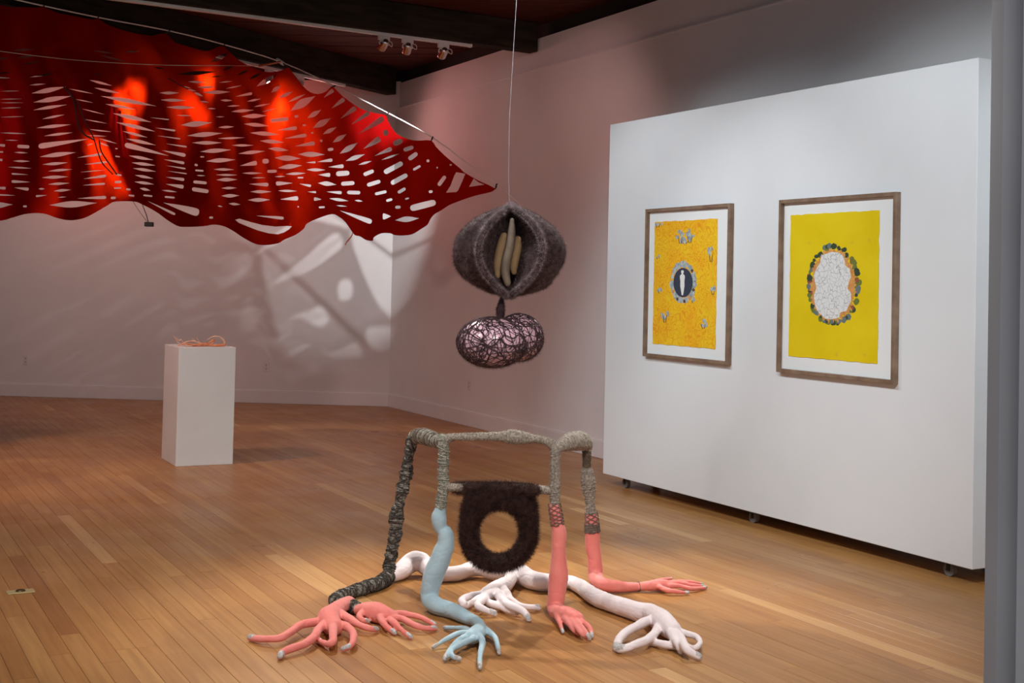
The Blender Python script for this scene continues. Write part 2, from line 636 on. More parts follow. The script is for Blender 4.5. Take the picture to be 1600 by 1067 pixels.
# ceiling with its boards
mb = MB()
mb.box((-12, 2.0, CEIL + 0.03), (20, 0, 0), (0, 16, 0), (0, 0, 0.1))
ceil = tag(mb.build('ceiling', M_DARK), kind='structure')
y = 6.2
k = 0
while y < 16.3:
    x = -9.0 + (k % 3) * 0.7
    while x < 4.5:
        ln = random.uniform(2.4, 4.5)
        mb = MB()
        mb.box((x + 0.003, y, CEIL + random.uniform(-0.003, 0.003)), (ln - 0.006, 0, 0), (0, 0.192, 0), (0, 0, 0.03))
        mb.build('ceiling_board', M_BOARD, ceil)
        x += ln
    y += 0.20
    k += 1

# ------------------------------------------------------------------ floor: boards laid parallel to the right wall
mb = MB()
mb.box((-12, -1.5, -0.12), (20, 0, 0), (0, 18.5, 0), (0, 0, 0.108))
floor = tag(mb.build('floor', M_DARK), kind='structure')
PW = 0.083
GAP = 0.0011


def pixel_of(p):
    q = p - CAMP
    z = q.dot(FWD)
    if z < 0.3:
        return None
    return 800 + F_PX * q.dot(RIGHT) / z, CY - F_PX * q.dot(UP) / z, z


planks = []
nrow = int(12.5 / PW)
for i in range(nrow):
    b0 = -i * PW                         # distance from the right wall (negative = into the room)
    org = CORNER + NV * b0
    # clip at the back wall
    den = DV.dot(BN)
    s0 = (CORNER - org).dot(BN) / den
    s = s0 - 0.02 - random.uniform(0, 0.0)
    first = True
    while s < 17.5:
        ln = random.choice([0.6, 0.9, 1.2, 1.5, 1.8, 2.2, 2.7]) * random.uniform(0.9, 1.15)
        if first:
            ln *= random.uniform(0.3, 1)
            first = False
        planks.append((i, org, s, ln))
        s += ln
vis, rest = [], []
for (i, org, s, ln) in planks:
    best = None
    inside = False
    for t in (0, 0.25, 0.5, 0.75, 1):
        c = org - NV * (PW / 2) + DV * (s + ln * t)
        p = pixel_of(c)
        if p and -40 < p[0] < 1545 and 560 < p[1] < 1110:
            inside = True
            best = p[2] if best is None else min(best, p[2])
    if inside:
        vis.append((best, i, org, s, ln))
    else:
        if org.y + DV.y * s > -1.4 and -9.5 < (org + DV * s).x:
            rest.append((i, org, s, ln))
vis.sort(key=lambda q: q[0])


def plank_verts(org, s, ln, dz):
    c = 0.0007
    a0 = org + DV * (s + GAP / 2) - NV * (GAP / 2)
    L_, W_ = ln - GAP, PW - GAP
    v = []
    for ins, z in ((0, -0.014), (0, dz - c), (c, dz)):
        for (da, db) in ((ins, ins), (L_ - ins, ins), (L_ - ins, W_ - ins), (ins, W_ - ins)):
            v.append(a0 + DV * da - NV * db + ZV * z)
    f = []
    for r in (0, 4):
        for q in range(4):
            f.append((r + q, r + (q + 1) % 4, r + 4 + (q + 1) % 4, r + 4 + q))
    f.append((8, 9, 10, 11))
    return v, f


def plank_tone(i, s):
    t = random.gauss(0.46, 0.105)
    if random.random() < 0.03:
        t = random.uniform(0.80, 0.98)
    return min(1, max(0.02, t))


def set_tone(me, vals):
    at = me.attributes.new('tone', 'FLOAT', 'POINT')
    at.data.foreach_set('value', vals)


for (d, i, org, s, ln) in vis[:298]:
    v, f = plank_verts(org, s, ln, random.uniform(-0.0004, 0.0002))
    me = mesh(v, f)
    set_tone(me, [plank_tone(i, s)] * len(me.vertices) if True else None)
    obj('plank', me, M_FLOOR, floor)
V, Fc, TN = [], [], []
for (i, org, s, ln) in [q[1:] for q in vis[298:]] + rest:
    v, f = plank_verts(org, s, ln, random.uniform(-0.0004, 0.0002))
    b = len(V)
    V += v
    Fc += [tuple(j + b for j in q) for q in f]
    TN += [plank_tone(i, s)] * len(v)
me = bpy.data.meshes.new('m')
me.from_pydata([tuple(q) for q in V], [], Fc)
me.update()
set_tone(me, TN)
tag(obj('far_planks', me, M_FLOOR, floor), kind='stuff')

# ------------------------------------------------------------------ ceiling beams, light tracks, spot heads
def beam(name, label, end, direction, length, width, height, zb):
    side = Vector((direction.y, -direction.x, 0))
    mb = MB()
    mb.box(end + ZV * zb, direction * length, side * width, ZV * height, 0.006)
    return tag(mb.build(name, M_BEAM), label, 'beam')


ZB = 3.80
B1DIR = Vector((-0.52, -0.854, 0)).normalized()
b1side = Vector((B1DIR.y, -B1DIR.x, 0))
ZB1, ZB2 = 3.745, 3.775
e1 = at_z(619, 147.7, ZB1)
beam1_o = Vector((e1.x, e1.y, 0))           # near bottom corner
if b1side.x > 0:
    b1side = -b1side
# box from near edge towards the far side
mb = MB()
mb.box(beam1_o + ZV * ZB1, B1DIR * 8.0, b1side * 0.15, ZV * (CEIL - ZB1 - 0.005), 0.006)
tag(mb.build('ceiling_beam', M_BEAM), 'dark wooden ceiling beam running out of the room corner above the red fabric', 'beam')
e2 = at_z(840, 80.5, ZB2)
B2DIR = Vector((-0.857, -0.515, 0)).normalized()
b2side = -DV                                # away from the camera along the wall
beam2_o = Vector((e2.x, e2.y, 0)) + NV * max(0, (CORNER - e2).dot(NV) * 0)
mb = MB()
mb.box(beam2_o + ZV * ZB2, B2DIR * 6.0, b2side * 0.15, ZV * (CEIL - ZB2 - 0.005), 0.006)
tag(mb.build('ceiling_beam', M_BEAM), 'dark wooden ceiling beam nearer the camera carrying three visible spotlights', 'beam')


def track(label, a, b):
    d = (b - a).normalized()
    s = Vector((d.y, -d.x, 0)) * 0.02
    t = thing('light_track', a, label, 'light track')
    mb = MB()
    mb.box(a - s, b - a, s * 2, ZV * -0.028, 0.003)
    mb.build('rail', M_WHITEMETAL, t)
    for q in (a, b):
        mb = MB()
        mb.box(q - s * 1.08 - d * 0.012, d * 0.024, s * 2.16, ZV * -0.03, 0.003)
        mb.build('end_cap', M_WHITEMETAL, t)
    return t


c1 = b1side * 0.075 + ZV * ZB1


def on_b1(px):                               # point on the underside of beam 1 seen at pixel column px
    lo, hi = 0.0, 8.0
    for _ in range(40):
        mid = (lo + hi) / 2
        p = pixel_of(beam1_o + c1 + B1DIR * mid)
        if p is None or p[0] < px:
            hi = mid
        else:
            lo = mid
    return beam1_o + c1 + B1DIR * lo


def on_b2(px):
    base = beam2_o + b2side * 0.075 + ZV * ZB2
    lo, hi = 0.0, 6.0
    for _ in range(40):
        mid = (lo + hi) / 2
        p = pixel_of(base + B2DIR * mid)
        if p is None or p[0] < px:
            hi = mid
        else:
            lo = mid
    return base + B2DIR * lo


track('white light track under the corner beam, half hidden behind the red fabric', on_b1(95), on_b1(537))
track('white light track under the nearer beam, holding the three spotlights in plain view', on_b2(160), on_b2(735))


def head(p, tgt, label, group, drop=0.10, lit=False, watts=0, cone=40, col=(1, 0.93, 0.82), blend=0.6, rad=0.03):
    """adapter, yoke and can hanging from a track at p, aimed at tgt"""
    p = Vector(p) - ZV * 0.028
    t = thing('track_spotlight', p, label, 'spotlight', group)
    tgt = Vector(tgt)
    piv = p - ZV * (0.045 + drop)
    ax = (tgt - piv).normalized()
    sd = ax.cross(ZV).normalized()
    d = B2DIR if abs((p - on_b2(690)).length) < 3 and 'nearer' in label else B1DIR
    s = Vector((d.y, -d.x, 0))
    mb = MB()
    mb.box(p - d * 0.055 - s * 0.018, d * 0.11, s * 0.036, ZV * -0.042, 0.004)
    mb.build('adapter', M_WHITEMETAL, t)
    mb = MB()
    top = p - ZV * 0.042
    for k in (-1, 1):
        mb.tube([top, top + sd * 0.040 * k - ZV * 0.012, piv + sd * 0.044 * k], 0.005, 6, 4)
    mb.build('yoke', M_WHITEMETAL, t)
    mb = MB()
    prof = [(-0.062, 0.012), (-0.060, 0.024), (-0.035, 0.034), (0.0, 0.040), (0.052, 0.042), (0.056, 0.042), (0.056, 0.036), (0.045, 0.034)]
    up = sd.cross(ax)
    n = 20
    v = []
    for (h, r) in prof:
        v += [piv + ax * h + (sd * math.cos(2 * math.pi * i / n) + up * math.sin(2 * math.pi * i / n)) * r for i in range(n)]
    f = [(k * n + i, k * n + (i + 1) % n, (k + 1) * n + (i + 1) % n, (k + 1) * n + i) for k in range(len(prof) - 1) for i in range(n)]
    f.append(tuple(range(n))[::-1])
    mb.add(v, f, True)
    mb.build('can', M_CHROME if not lit else M_WHITEMETAL, t)
    mb = MB()
    mb.cyl(piv + ax * 0.044, piv + ax * 0.047, 0.033, n=20)
    mb.build('lens', M_LENS, t)
    mb = MB()
    c0 = top + sd * 0.03
    mb.tube([c0, c0 + sd * 0.05 - ZV * 0.01, c0 + sd * 0.05 - ZV * 0.05, piv - ax * 0.058], 0.0035, 5, 4)
    mb.build('cord', M_WHITEMETAL, t)
    if watts:
        spot(piv + ax * 0.075, tgt, watts, col, cone, blend, rad)
    return t


G2 = 'spotlights on the nearer track'
WB = at_plane(330, 430, CORNER, BN)
WB2 = at_plane(540, 375, CORNER, BN)
WB3 = at_plane(555, 375, CORNER, BN)
RAWN = (0.97, 0.98, 1.0)
head(on_b2(600), WB, 'chrome spotlight on the nearer track, leftmost of the three in view', G2, 0.035, watts=40, cone=44, col=RAWN, blend=0.7, rad=0.012)
head(on_b2(637), WB3, 'chrome spotlight on the nearer track, middle of the three in view', G2, 0.04, watts=300, cone=36, col=RAWN, blend=0.7, rad=0.012)
head(on_b2(693), WB2, 'chrome spotlight on the nearer track, closest to the right wall', G2, 0.04, watts=150, cone=36, col=RAWN, blend=0.6, rad=0.012)

# ------------------------------------------------------------------ white partition on casters
PA = Vector((0.7297, 9.8415, 0))
PL, PZ0, PZ1, PT = 3.568, 0.081, 2.742, 0.42
t = thing('display_partition', PA + DV * (PL / 2) + NV * (PT / 2), 'large white movable display wall on casters, carrying the two framed prints', 'partition')
mb = MB()
mb.box(PA + ZV * PZ0, DV * PL, NV * PT, ZV * (PZ1 - PZ0), 0.004)
mb.build('panel', M_PART, t)
for u, dn in ((0.22, 0.07), (1.72, 0.07), (3.36, 0.07), (0.22, 0.34), (1.72, 0.34), (3.36, 0.34)):
    c = PA + DV * u + NV * dn
    mb = MB()
    mb.box(c - DV * 0.035 - NV * 0.03 + ZV * (PZ0 - 0.006), DV * 0.07, NV * 0.06, ZV * 0.006)
    for k in (-1, 1):
        mb.box(c + NV * (0.018 * k - 0.002) - DV * 0.012 + ZV * 0.03, DV * 0.024, NV * 0.004, ZV * (PZ0 - 0.034))
    ca = mb.build('caster', M_BLACK, t)
    mb = MB()
    mb.cyl(c - NV * 0.014 + ZV * 0.036, c + NV * 0.014 + ZV * 0.036, 0.036, n=20)
    mb.cyl(c - NV * 0.0155 + ZV * 0.036, c + NV * 0.0155 + ZV * 0.036, 0.013, n=14)
    mb.build('wheel', M_RUBBER, ca)


# ------------------------------------------------------------------ near wall end / door casing at the right edge
NW = 3.55
p0 = at_y(1543.5, 533, NW + 0.035)
p1 = at_y(1562.5, 533, NW)
p2 = at_y(1592.0, 533, NW + 0.01)
prof = [p0, p1, p2, at_y(1593.0, 533, NW - 0.06), at_y(1650, 533, NW - 0.10), at_y(1760, 533, NW - 0.10), at_y(1760, 533, NW + 0.5), at_y(1600, 533, NW + 0.34)]
n = len(prof)
v = [Vector((q.x, q.y, 0)) for q in prof] + [Vector((q.x, q.y, CEIL)) for q in prof]
f = [(i, (i + 1) % n, n + (i + 1) % n, n + i) for i in range(n)] + [tuple(range(n))[::-1], tuple(range(n, 2 * n))]
tag(obj('wall_near', mesh(v, f), M_JAMB), kind='structure')

# ------------------------------------------------------------------ plinth
PX = Vector((-2.6227, 10.2328, 0))
pa = 0.4785
PE = Vector((math.cos(pa), math.sin(pa), 0))
PG = Vector((-math.sin(pa), math.cos(pa), 0))
PWD, PDP, PHT = 0.4587, 0.5077, 0.9416
mb = MB()
mb.box(PX, PE * PWD, PG * PDP, ZV * PHT, 0.003)
tag(mb.build('plinth', M_PLINTH), 'plain white box plinth standing on the floor near the back wall', 'plinth')

# ------------------------------------------------------------------ tangle of orange cords on the plinth
M_ORANGE = noisy('orange_cord', (0.70, 0.16, 0.04), (0.80, 0.34, 0.17), 30, 0.6)
M_PEACH = noisy('peach_cord', (0.78, 0.42, 0.26), (0.86, 0.58, 0.42), 30, 0.6)
tc = PX + PE * 0.2 + PG * 0.17 + ZV * PHT
tang = thing('cord_tangle', tc, 'small tangle of curling orange and peach cords lying on top of the white plinth', 'sculpture')


def tp(px, py, g=0.15):
    q = PX + PG * g
    return at_plane(px, py, q, PG)


ZT = PHT
curls = [
    ([(271, 525), (274.5, 529), (276, 533), (281, 537), (290, 539.5), (300, 540)], 0.004, M_PEACH, 0.10),
    ([(275, 526.5), (279, 532), (283, 530.5), (287, 535), (296, 538), (312, 540)], 0.0035, M_PEACH, 0.14),
    ([(281, 539), (292, 534), (302, 533), (312, 536), (320, 540)], 0.005, M_PEACH, 0.12),
    ([(278, 540), (290, 537), (305, 538.5), (318, 537), (328, 540)], 0.006, M_ORANGE, 0.10),
    ([(299, 529), (304, 531.5), (308, 535), (316, 538), (325, 540)], 0.0035, M_PEACH, 0.20),
    ([(307, 527), (309.5, 531), (312, 535), (319, 539)], 0.0035, M_PEACH, 0.16),
    ([(322, 538), (330, 533), (335, 530), (332, 536), (326, 540)], 0.006, M_ORANGE, 0.12),
    ([(323, 531), (333, 526), (341, 526), (348, 531), (351, 539)], 0.005, M_PEACH, 0.17),
    ([(337, 525), (345, 527), (351, 533), (352, 540)], 0.005, M_PEACH, 0.20),
    ([(325, 540), (338, 540), (351, 539)], 0.009, M_ORANGE, 0.11),
    ([(288, 540.5), (303, 540.5), (322, 540.5)], 0.008, M_ORANGE, 0.16),
    ([(312, 538), (321, 536), (330, 538.5), (345, 540)], 0.005, M_ORANGE, 0.20),
]
for pts, r, mm, g in curls:
    P = [tp(x, y_, g) for x, y_ in pts]
    for q in P:
        q.z = max(q.z, PHT + r)
    rr = [r * (0.45 if i == 0 else 1.0) for i in range(len(P))]
    mb = MB()
    mb.tube(P, rr, 7, 5)
    mb.build('cord', mm, tang)

# ------------------------------------------------------------------ red slit fabric canopy
TOP = [(-140, -32), (0, 8), (30, 11), (58, 12), (68, 11), (90, 20), (120, 26), (146, 31), (153, 28.5), (165, 37), (180, 43), (200, 49.5), (236, 56), (258, 51.5), (273, 66),
       (297, 73.5), (320, 80), (335, 76), (347, 71.5), (359, 81), (372, 93), (395, 106), (413, 112), (431, 112), (445, 108), (451, 105), (456, 112), (464, 122), (475, 136),
       (485, 144), (497.5, 147), (510, 142.5), (518, 135), (525, 140), (535, 150), (540.5, 154), (554, 164), (570, 172.5), (590, 177.5), (603, 180), (605.5, 187.5), (612.5, 200),
       (621, 210), (632.5, 215.5), (645, 219), (657.5, 219.5), (674, 219.5), (681, 229), (695, 243), (720, 264), (725, 269), (747.5, 282), (762.5, 288.5), (774.5, 295)]
BOT = [(767, 300), (740, 306.5), (713, 316), (701, 321), (689, 329), (678.5, 335), (672.5, 342.5), (668, 351), (657.5, 358), (644, 366), (627.5, 368), (615.5, 367), (609.5, 364.5),
       (596, 364.5), (584, 371), (582.5, 376), (572, 375), (563, 369.5), (555, 367.5), (550, 362), (540, 347.5), (530, 339), (519, 334.5), (500, 340), (480, 349), (475, 357), (462, 367),
       (445, 374), (435, 380), (415, 383), (399, 381), (381, 372), (363, 360), (348, 353), (333, 351), (318, 353.5), (288, 354.5), (276, 352.5), (261, 343.5), (249, 334.5), (237, 327),
       (222, 319.5), (210, 315), (180, 315), (168, 321), (150, 331.5), (132, 340.5), (114, 344), (99, 343), (84, 339), (72, 334.5), (57, 333), (39, 334.5), (18, 340.5), (0, 345),
       (-60, 352), (-100, 344), (-140, 350)]
# slits: both ends, width, shape (l lens, a blunt at the first end, b blunt at the second, r rounded bar)
SLITS = '''0 142.5 31 142 1.2 l|0 155 34 154.5 1.2 l|0 160.5 37 160.5 1.2 l|0 169 34 168 1.6 l|0 183 38 182 1.3 l|0 207.5 41 209 2 l|8 219 29 219.5 1.6 l|-12 226 8 227.5 4 b|27 228.5 46 229.5 5 r|-10 237 5 237.5 2.6 b
22 238 44 239 2.6 l|20 251.5 47 252 3 l|-10 249 4 250 4 b|12 261 50 263 2.6 l|46 133 72 131 2.6 l|49 146 103 135.5 7 l|52 160 112 150 7 l|52 172 105 163.5 5 l|66 186 101 179 3.5 l|57 200 111 194.5 5 l|69 212.5 114 207 4 l
60 229 139 217 8.5 a|62 245 119 238 7 l|66 257 106 254 4.6 l|75 267.5 113 264.5 4 l|65 277.5 107 276 5 l|75 288 109 286 3.6 l|84 298.5 111 296.5 4 l|90 308.5 104 307.5 1.6 l|77 320.5 152 317 10 l|18 271.5 45 273 3 a|18 283.5 47.5 284.5 4.6 a
22 293 45 295.5 5 b|60 295 70 295 2.6 l|56 306.5 73 305 3 a|-14 304 24 305.5 2.5 l|-30 321 20 319.5 10 l|-14 293 9 294 4.6 b|36 322.5 42 322.5 3 r|120 246.5 160 240.5 4 b|131 257 167 253 3 b|126 269 165 265.5 1.6 l|130 279.5 166 274.5 4.6 b
129 289.5 164 287 3.5 b|121 310 166 308.5 5 b|173 309.5 181 309 4 r|107 138.5 146 146.5 2 l|118 155 145 160.5 1.6 l|128 170 164 179 1.6 l|132 186.5 168 193 1.6 l|139 202 174 206 2 l|136 211.5 168 213 1.6 l|155 216.5 183 224.5 2.2 l|155 222.5 171 229 2.6 l
136 227.5 146 224 2 l|180 232 184 232.5 2 r|180 244 187.5 245 2 r|179 284.5 190 284 3.6 r|178 294 189.5 293.5 2.6 r|180 272.5 190 274 3 r|157 150 245 166 6.5 l|164 162.5 213 171 5 l|176 177 237 191 7 l|181 191 243 205.5 6 l|192 205 231 215 4.6 l
197 216.5 244 227 5 l|195 226 264 243.5 9.5 a|201 243 240 250 5 l|205.5 254 243 258.5 4.6 l|208 263 244 268 5 l|210.5 273.5 240 279 5 l|210 284 241 288 4.6 l|218 294 235 297.5 4 l|224 305 238 306.5 2.6 r|197 295.5 204 296.5 3 r|201 305 210 306 2.6 r
230.5 314 274 335 4 b|255 316.5 311 333 12 b|147 137 189 146 4 l|139.5 125 175.5 134 4 l|234 183.5 264 187 2 b|242 199.5 274 204 3 b|246 212 282 217 2 b|259 224.5 292 229.5 2.6 b|253 235 290 243 6 b|255.5 249 288 255 4.6 b|259 258.5 290 263.5 2.6 b
261 267 292 271.5 2 b|259 276.5 288 281 4.6 b|259 287.5 287 292 5.6 b|252.5 297 277 300 3 l|257.5 307.5 273 309 3 r|249 145 280 145 4.6 l|251 156 291 157 5 l|260 167.5 305 168 5 l|276 180 299 181 2 l|282.5 195.5 331 191.5 8.5 l|292.5 212 348 208 7 l
300 223 347 223 5.6 l|312.5 237 361 234 7 l|322 252 368 249.5 7 l|334 264.5 366 265 4 l|337.5 273 371 273.5 3.6 l|338 281 371 280.5 5.6 l|346 294 370 293.5 4.6 l|346 306 374 305.5 5.6 l|357 318 376 319.5 4 l|340 321.5 348 323 2 l|327 340 333 340 3.6 r
304 257 309 258.5 3.6 r|305 266 318 267 2.6 r|307 274 321 274.5 2 l|302 284 323 286 4.6 r|300 295 326 299 6.6 r|313 245 319 245 2 r|284 134.5 299 138 1.6 l|293 139.5 307 142.5 2 l|303 144 317 150.5 3.6 l|309 136 336 136 4 l|317 144.5 360 143.5 6 l
344 156.5 363 157 3.6 l|355 166 375 165 3 l|361 174.5 397 172 5 l|312 158 327 160 2 l|324 169.5 337.5 170 2 l|352.5 138.5 378 133.5 2.2 l|367.5 151 394 146 5 b|341 199 366 198 4 l|337 182.5 351 182.5 1.6 l|386 158.5 407.5 154.5 3 l|396 167 422 162 3 l
409 175 434 168.5 1.6 l|377.5 182 417.5 180.5 6.6 l|381 193.5 420 197 5.6 l|391 207.5 436 210.5 6.6 l|406 220 444 222.5 5.6 l|401 135 433 116 8 lf|424 144.5 439 133.5 6 lf|435.5 153 457.5 143 6 lf|450 159.5 477.5 147 4.6 l|454 173 493 150 13 l
480.5 184.5 502 171.5 8 l|489 200 517 184.5 9 lf|504.5 209.5 526 198.5 7 l|520 222.5 541.5 209.5 8 l|422.5 188.5 451 185.5 5.6 r|433 203.5 464 199.5 5.6 b|444 216.5 479 211.5 5.6 b|460.5 228.5 492 224 6.6 b|460 182 466 181.5 4 r|472.5 195.5 478 195.5 2.6 r
486 207.5 490 207.5 2 r|500 220 504 220 3.6 r|506 152.5 521 140.5 6 b|518 169.5 538 154.5 6.5 b|532 185.5 556 168.5 7.5 bf|549 194.5 577 175.5 6.6 b|559 210 599 184.5 10 bf|531 240 559 223 9 lf|568 232.5 593.5 216 9 bf|598.5 207.5 606.5 207 8 r
614.5 225 629 219 9 r|540 251.5 570 241 7 l|585.5 243.5 612 232 6 bf|630.5 234.5 646 229.5 7 r|560 257.5 581 251.5 3.6 l|596 250 624 240 3 l|638.5 249 652 239 6.6 r|600 269.5 629 254 8 r|645.5 265.5 657 259 3.6 r|666.5 251.5 671 251 5 r|513 261 537 259.5 6 b
702.5 257.5 706 257.5 2.6 r|372.5 240 414 236 5.6 l|362.5 227 396 227 3.6 l|340 216.5 383 215 3 l|375 259 401.5 254.5 6.6 b|410 252 420 251.5 7 r|378 270.5 410 270.5 3.6 l|417.5 268 432.5 267.5 4.6 r|393 278 415 277.5 2 l|389 287.5 419.5 288.5 6 b
390.5 299.5 424 299.5 4.6 l|387 312.5 422 312 6 l|419 232 451 235 6 l|429 246.5 469.5 247.5 8 l|434 262.5 472 258.5 7.6 l|446 272 478 270.5 5 l|431 286.5 457.5 286 6.6 a|434.5 298 464 298.5 3.6 l|438 311.5 466 310 6.6 b|429 276 446 275.5 2 l|465 277.5 474 277.5 2 r
465.5 241 507.5 241.5 8 l|478 254 493 253.5 3 b|495.5 253 519.5 250 5.6 b|479 265 508 265.5 5 l|512 234 521 233 5 r|497 273 516 273.5 6.6 b|525 272 546 270.5 8 r|497 286 525.5 288.5 7 l|533 287.5 554 286 6.6 r|510 299.5 534 301 5 b|542.5 300.5 563 301 5.6 r
514.5 310 545 314 5 l|554 313 567 314.5 3 l|467.5 287 486 290.5 4 b|480 299.5 494 300.5 3 b|490.5 311 502.5 311.5 6 a|498 324 507.5 323.5 3 r|525 321 542.5 322.5 2.6 l|465 323 467 323 2 r|400.5 337 443.5 341 5 b|531 329 581 347 9 b|598 338 611 338 9 a
617.5 344 655 341 9.5 l|641 326 681 316 11 r|617.5 324 626 323.5 4.6 r|611 287 636.5 273 7 r|568 273 584 266.5 5.6 r|573.5 289.5 594.5 283 7 r|586 303 604 299 5 r|621.5 301 633.5 294 5 r|603.5 314 613 311.5 4 r|685 290 696 275 6 r|670 299.5 676 299 4.6 r
633 311 639 309.5 2.6 r|682 262 684 262 2.6 r|19 79 55 76.5 4 l|26 90 60 87 4 l|33 101 65 96 3.6 l|-8 92 14 91 3 l|-8 115 22 113 2 l|-8 121 16 122 2 l|46 121 90 113 3 l|145 79 179 84 2.6 l|156 86 200 97.5 3 l|141 114 162 118 1.6 l
276.5 116 338 112 6 l|329 97.5 358 82.5 7 lf|348 110 367 100 6 lf|328 120.5 348 118.5 2 l|342.5 129 363 127 2 l|370 118 389 109 4 l|389 124 409 114 4 l|294 127.5 322 129 3 l|240 105 257 108 3 l|195 81 218 80 3 l'''


def slit_poly(x1, y1, x2, y2, w, sh):
    dx, dy = x2 - x1, y2 - y1
    L_ = math.hypot(dx, dy)
    ux, uy = dx / L_, dy / L_
    nx, ny = -uy, ux
    if sh == 'l':
        S = [0, 0.10, 0.22, 0.34, 0.46, 0.58, 0.72, 0.86, 1.0]
        H = [0, 0.26, 0.60, 0.88, 1.0, 0.92, 0.66, 0.30, 0]
    elif sh == 'b':
        S = [0, 0.15, 0.30, 0.46, 0.62, 0.78, 0.90, 0.96, 0.99, 1.0]
        H = [0, 0.20, 0.42, 0.62, 0.80, 0.95, 1.0, 0.88, 0.55, 0]
    elif sh == 'a':
        S = [0, 0.01, 0.04, 0.10, 0.22, 0.38, 0.54, 0.70, 0.85, 1.0]
        H = [0, 0.55, 0.88, 1.0, 0.95, 0.80, 0.62, 0.42, 0.20, 0]
    else:
        e = min(0.3, 0.5 * w / L_)
        S = [0, e * 0.12, e * 0.4, e, 0.5, 1 - e, 1 - e * 0.4, 1 - e * 0.12, 1.0]
        H = [0, 0.5, 0.82, 1.0, 1.02, 0.97, 0.8, 0.48, 0]
    j, k = random.uniform(0.85, 1.12), random.uniform(0.85, 1.12)
    up, dn = [], []
    for s, h in zip(S, H):
        up.append((x1 + dx * s + nx * h * w * 0.5 * j, y1 + dy * s + ny * h * w * 0.5 * j))
        dn.append((x1 + dx * s - nx * h * w * 0.5 * k, y1 + dy * s - ny * h * w * 0.5 * k))
    return up + dn[-2:0:-1]


HOLES, FRINGE = [], []
for tok in SLITS.replace('\n', '|').split('|'):
    a = tok.split()
    q = [float(z) for z in a[:5]]
    HOLES.append(slit_poly(*q, a[5][0]))
    if a[5].endswith('f'):
        FRINGE.append(q)
HOLES.append([(367.5, 343.5), (374, 341.5), (392, 347), (410, 351.5), (430, 354), (449, 353), (456, 353.5), (452, 358), (444, 363), (434, 366), (420, 364.5), (403, 360), (386, 353.5), (373, 348)])
HOLES.append([(697, 301), (704, 290), (710, 274), (713, 269), (727, 271.5), (722, 284), (716, 297), (713, 300)])
HOLES.append([(733, 292), (740, 279), (748, 285), (757, 288.5)])


def interp(tab, x):
    for i in range(len(tab) - 1):
        (a, b), (c, d) = tab[i], tab[i + 1]
        if min(a, c) <= x <= max(a, c):
            return b + (d - b) * (x - a) / (c - a) if abs(c - a) > 1e-9 else b
    return tab[0][1] if abs(x - tab[0][0]) < abs(x - tab[-1][0]) else tab[-1][1]


TOPS = sorted([TOP[0], TOP[1], (68, 11), (153, 28.5), (258, 51.5), (347, 71.5), (451, 105), (518, 135), (603, 180), (674, 219.5), (774.5, 295)])
BOTS = sorted([(774.5, 295), (668, 351), (570, 375), (415, 383), (276, 352), (110, 344), (-140, 352)])


ROPE_D = [(-140, 9.75), (0, 10.5), (440, 13.45), (603, 13.0), (700, 12.76), (775, 12.58), (850, 12.38)]


def rope_depth(x):
    return 1.0 / interp([(a, 1.0 / d) for a, d in ROPE_D], x)


def net_depth(x, y_):
    t = (y_ - interp(TOPS, x)) / max(6.0, interp(BOTS, x) - interp(TOPS, x))
    t = min(1.25, max(-0.1, t))
    off = -0.1 * max(0.0, 1 - max(0, x) / 775.0) ** 0.8
    d = rope_depth(x) + off * (t + 0.12 * math.sin(math.pi * min(1, max(0, t))))
    am = 0.07 * min(1.0, max(0.0, (775 - x) / 300.0))
    d += am * math.sin(2 * math.pi * (x + 0.18 * y_) / 88.0) * (0.35 + 0.65 * t)
    d += 0.030 * min(1.0, max(0.0, (760 - x) / 200.0)) * math.sin(2 * math.pi * (x - 0.35 * y_) / 37.0 + 1.3 * math.sin(y_ / 40.0)) * math.sin(math.pi * min(1, max(0, t)))
    # the deep folds drawn up by strings
    for (fx0, fy0, fx1, fy1, dep, wid) in ((100, 95, 215, 300, 0.22, 20), (270, 120, 345, 200, 0.16, 18), (400, 100, 640, 250, 0.10, 30)):
        s = ((x - fx0) * (fx1 - fx0) + (y_ - fy0) * (fy1 - fy0)) / ((fx1 - fx0) ** 2 + (fy1 - fy0) ** 2)
        sc_ = min(1, max(0, s))
        dd = math.hypot(x - fx0 - (fx1 - fx0) * sc_, y_ - fy0 - (fy1 - fy0) * sc_)
        d -= dep * math.exp(-(dd / wid) ** 2)
    return d


def net_point(x, y_):
    return at_y(x, y_, net_depth(x, y_))


def inside(poly, x, y_):
    c = False
    j = len(poly) - 1
    for i in range(len(poly)):
        xi, yi = poly[i]
        xj, yj = poly[j]
        if (yi > y_) != (yj > y_) and x < (xj - xi) * (y_ - yi) / (yj - yi) + xi:
            c = not c
        j = i
    return c


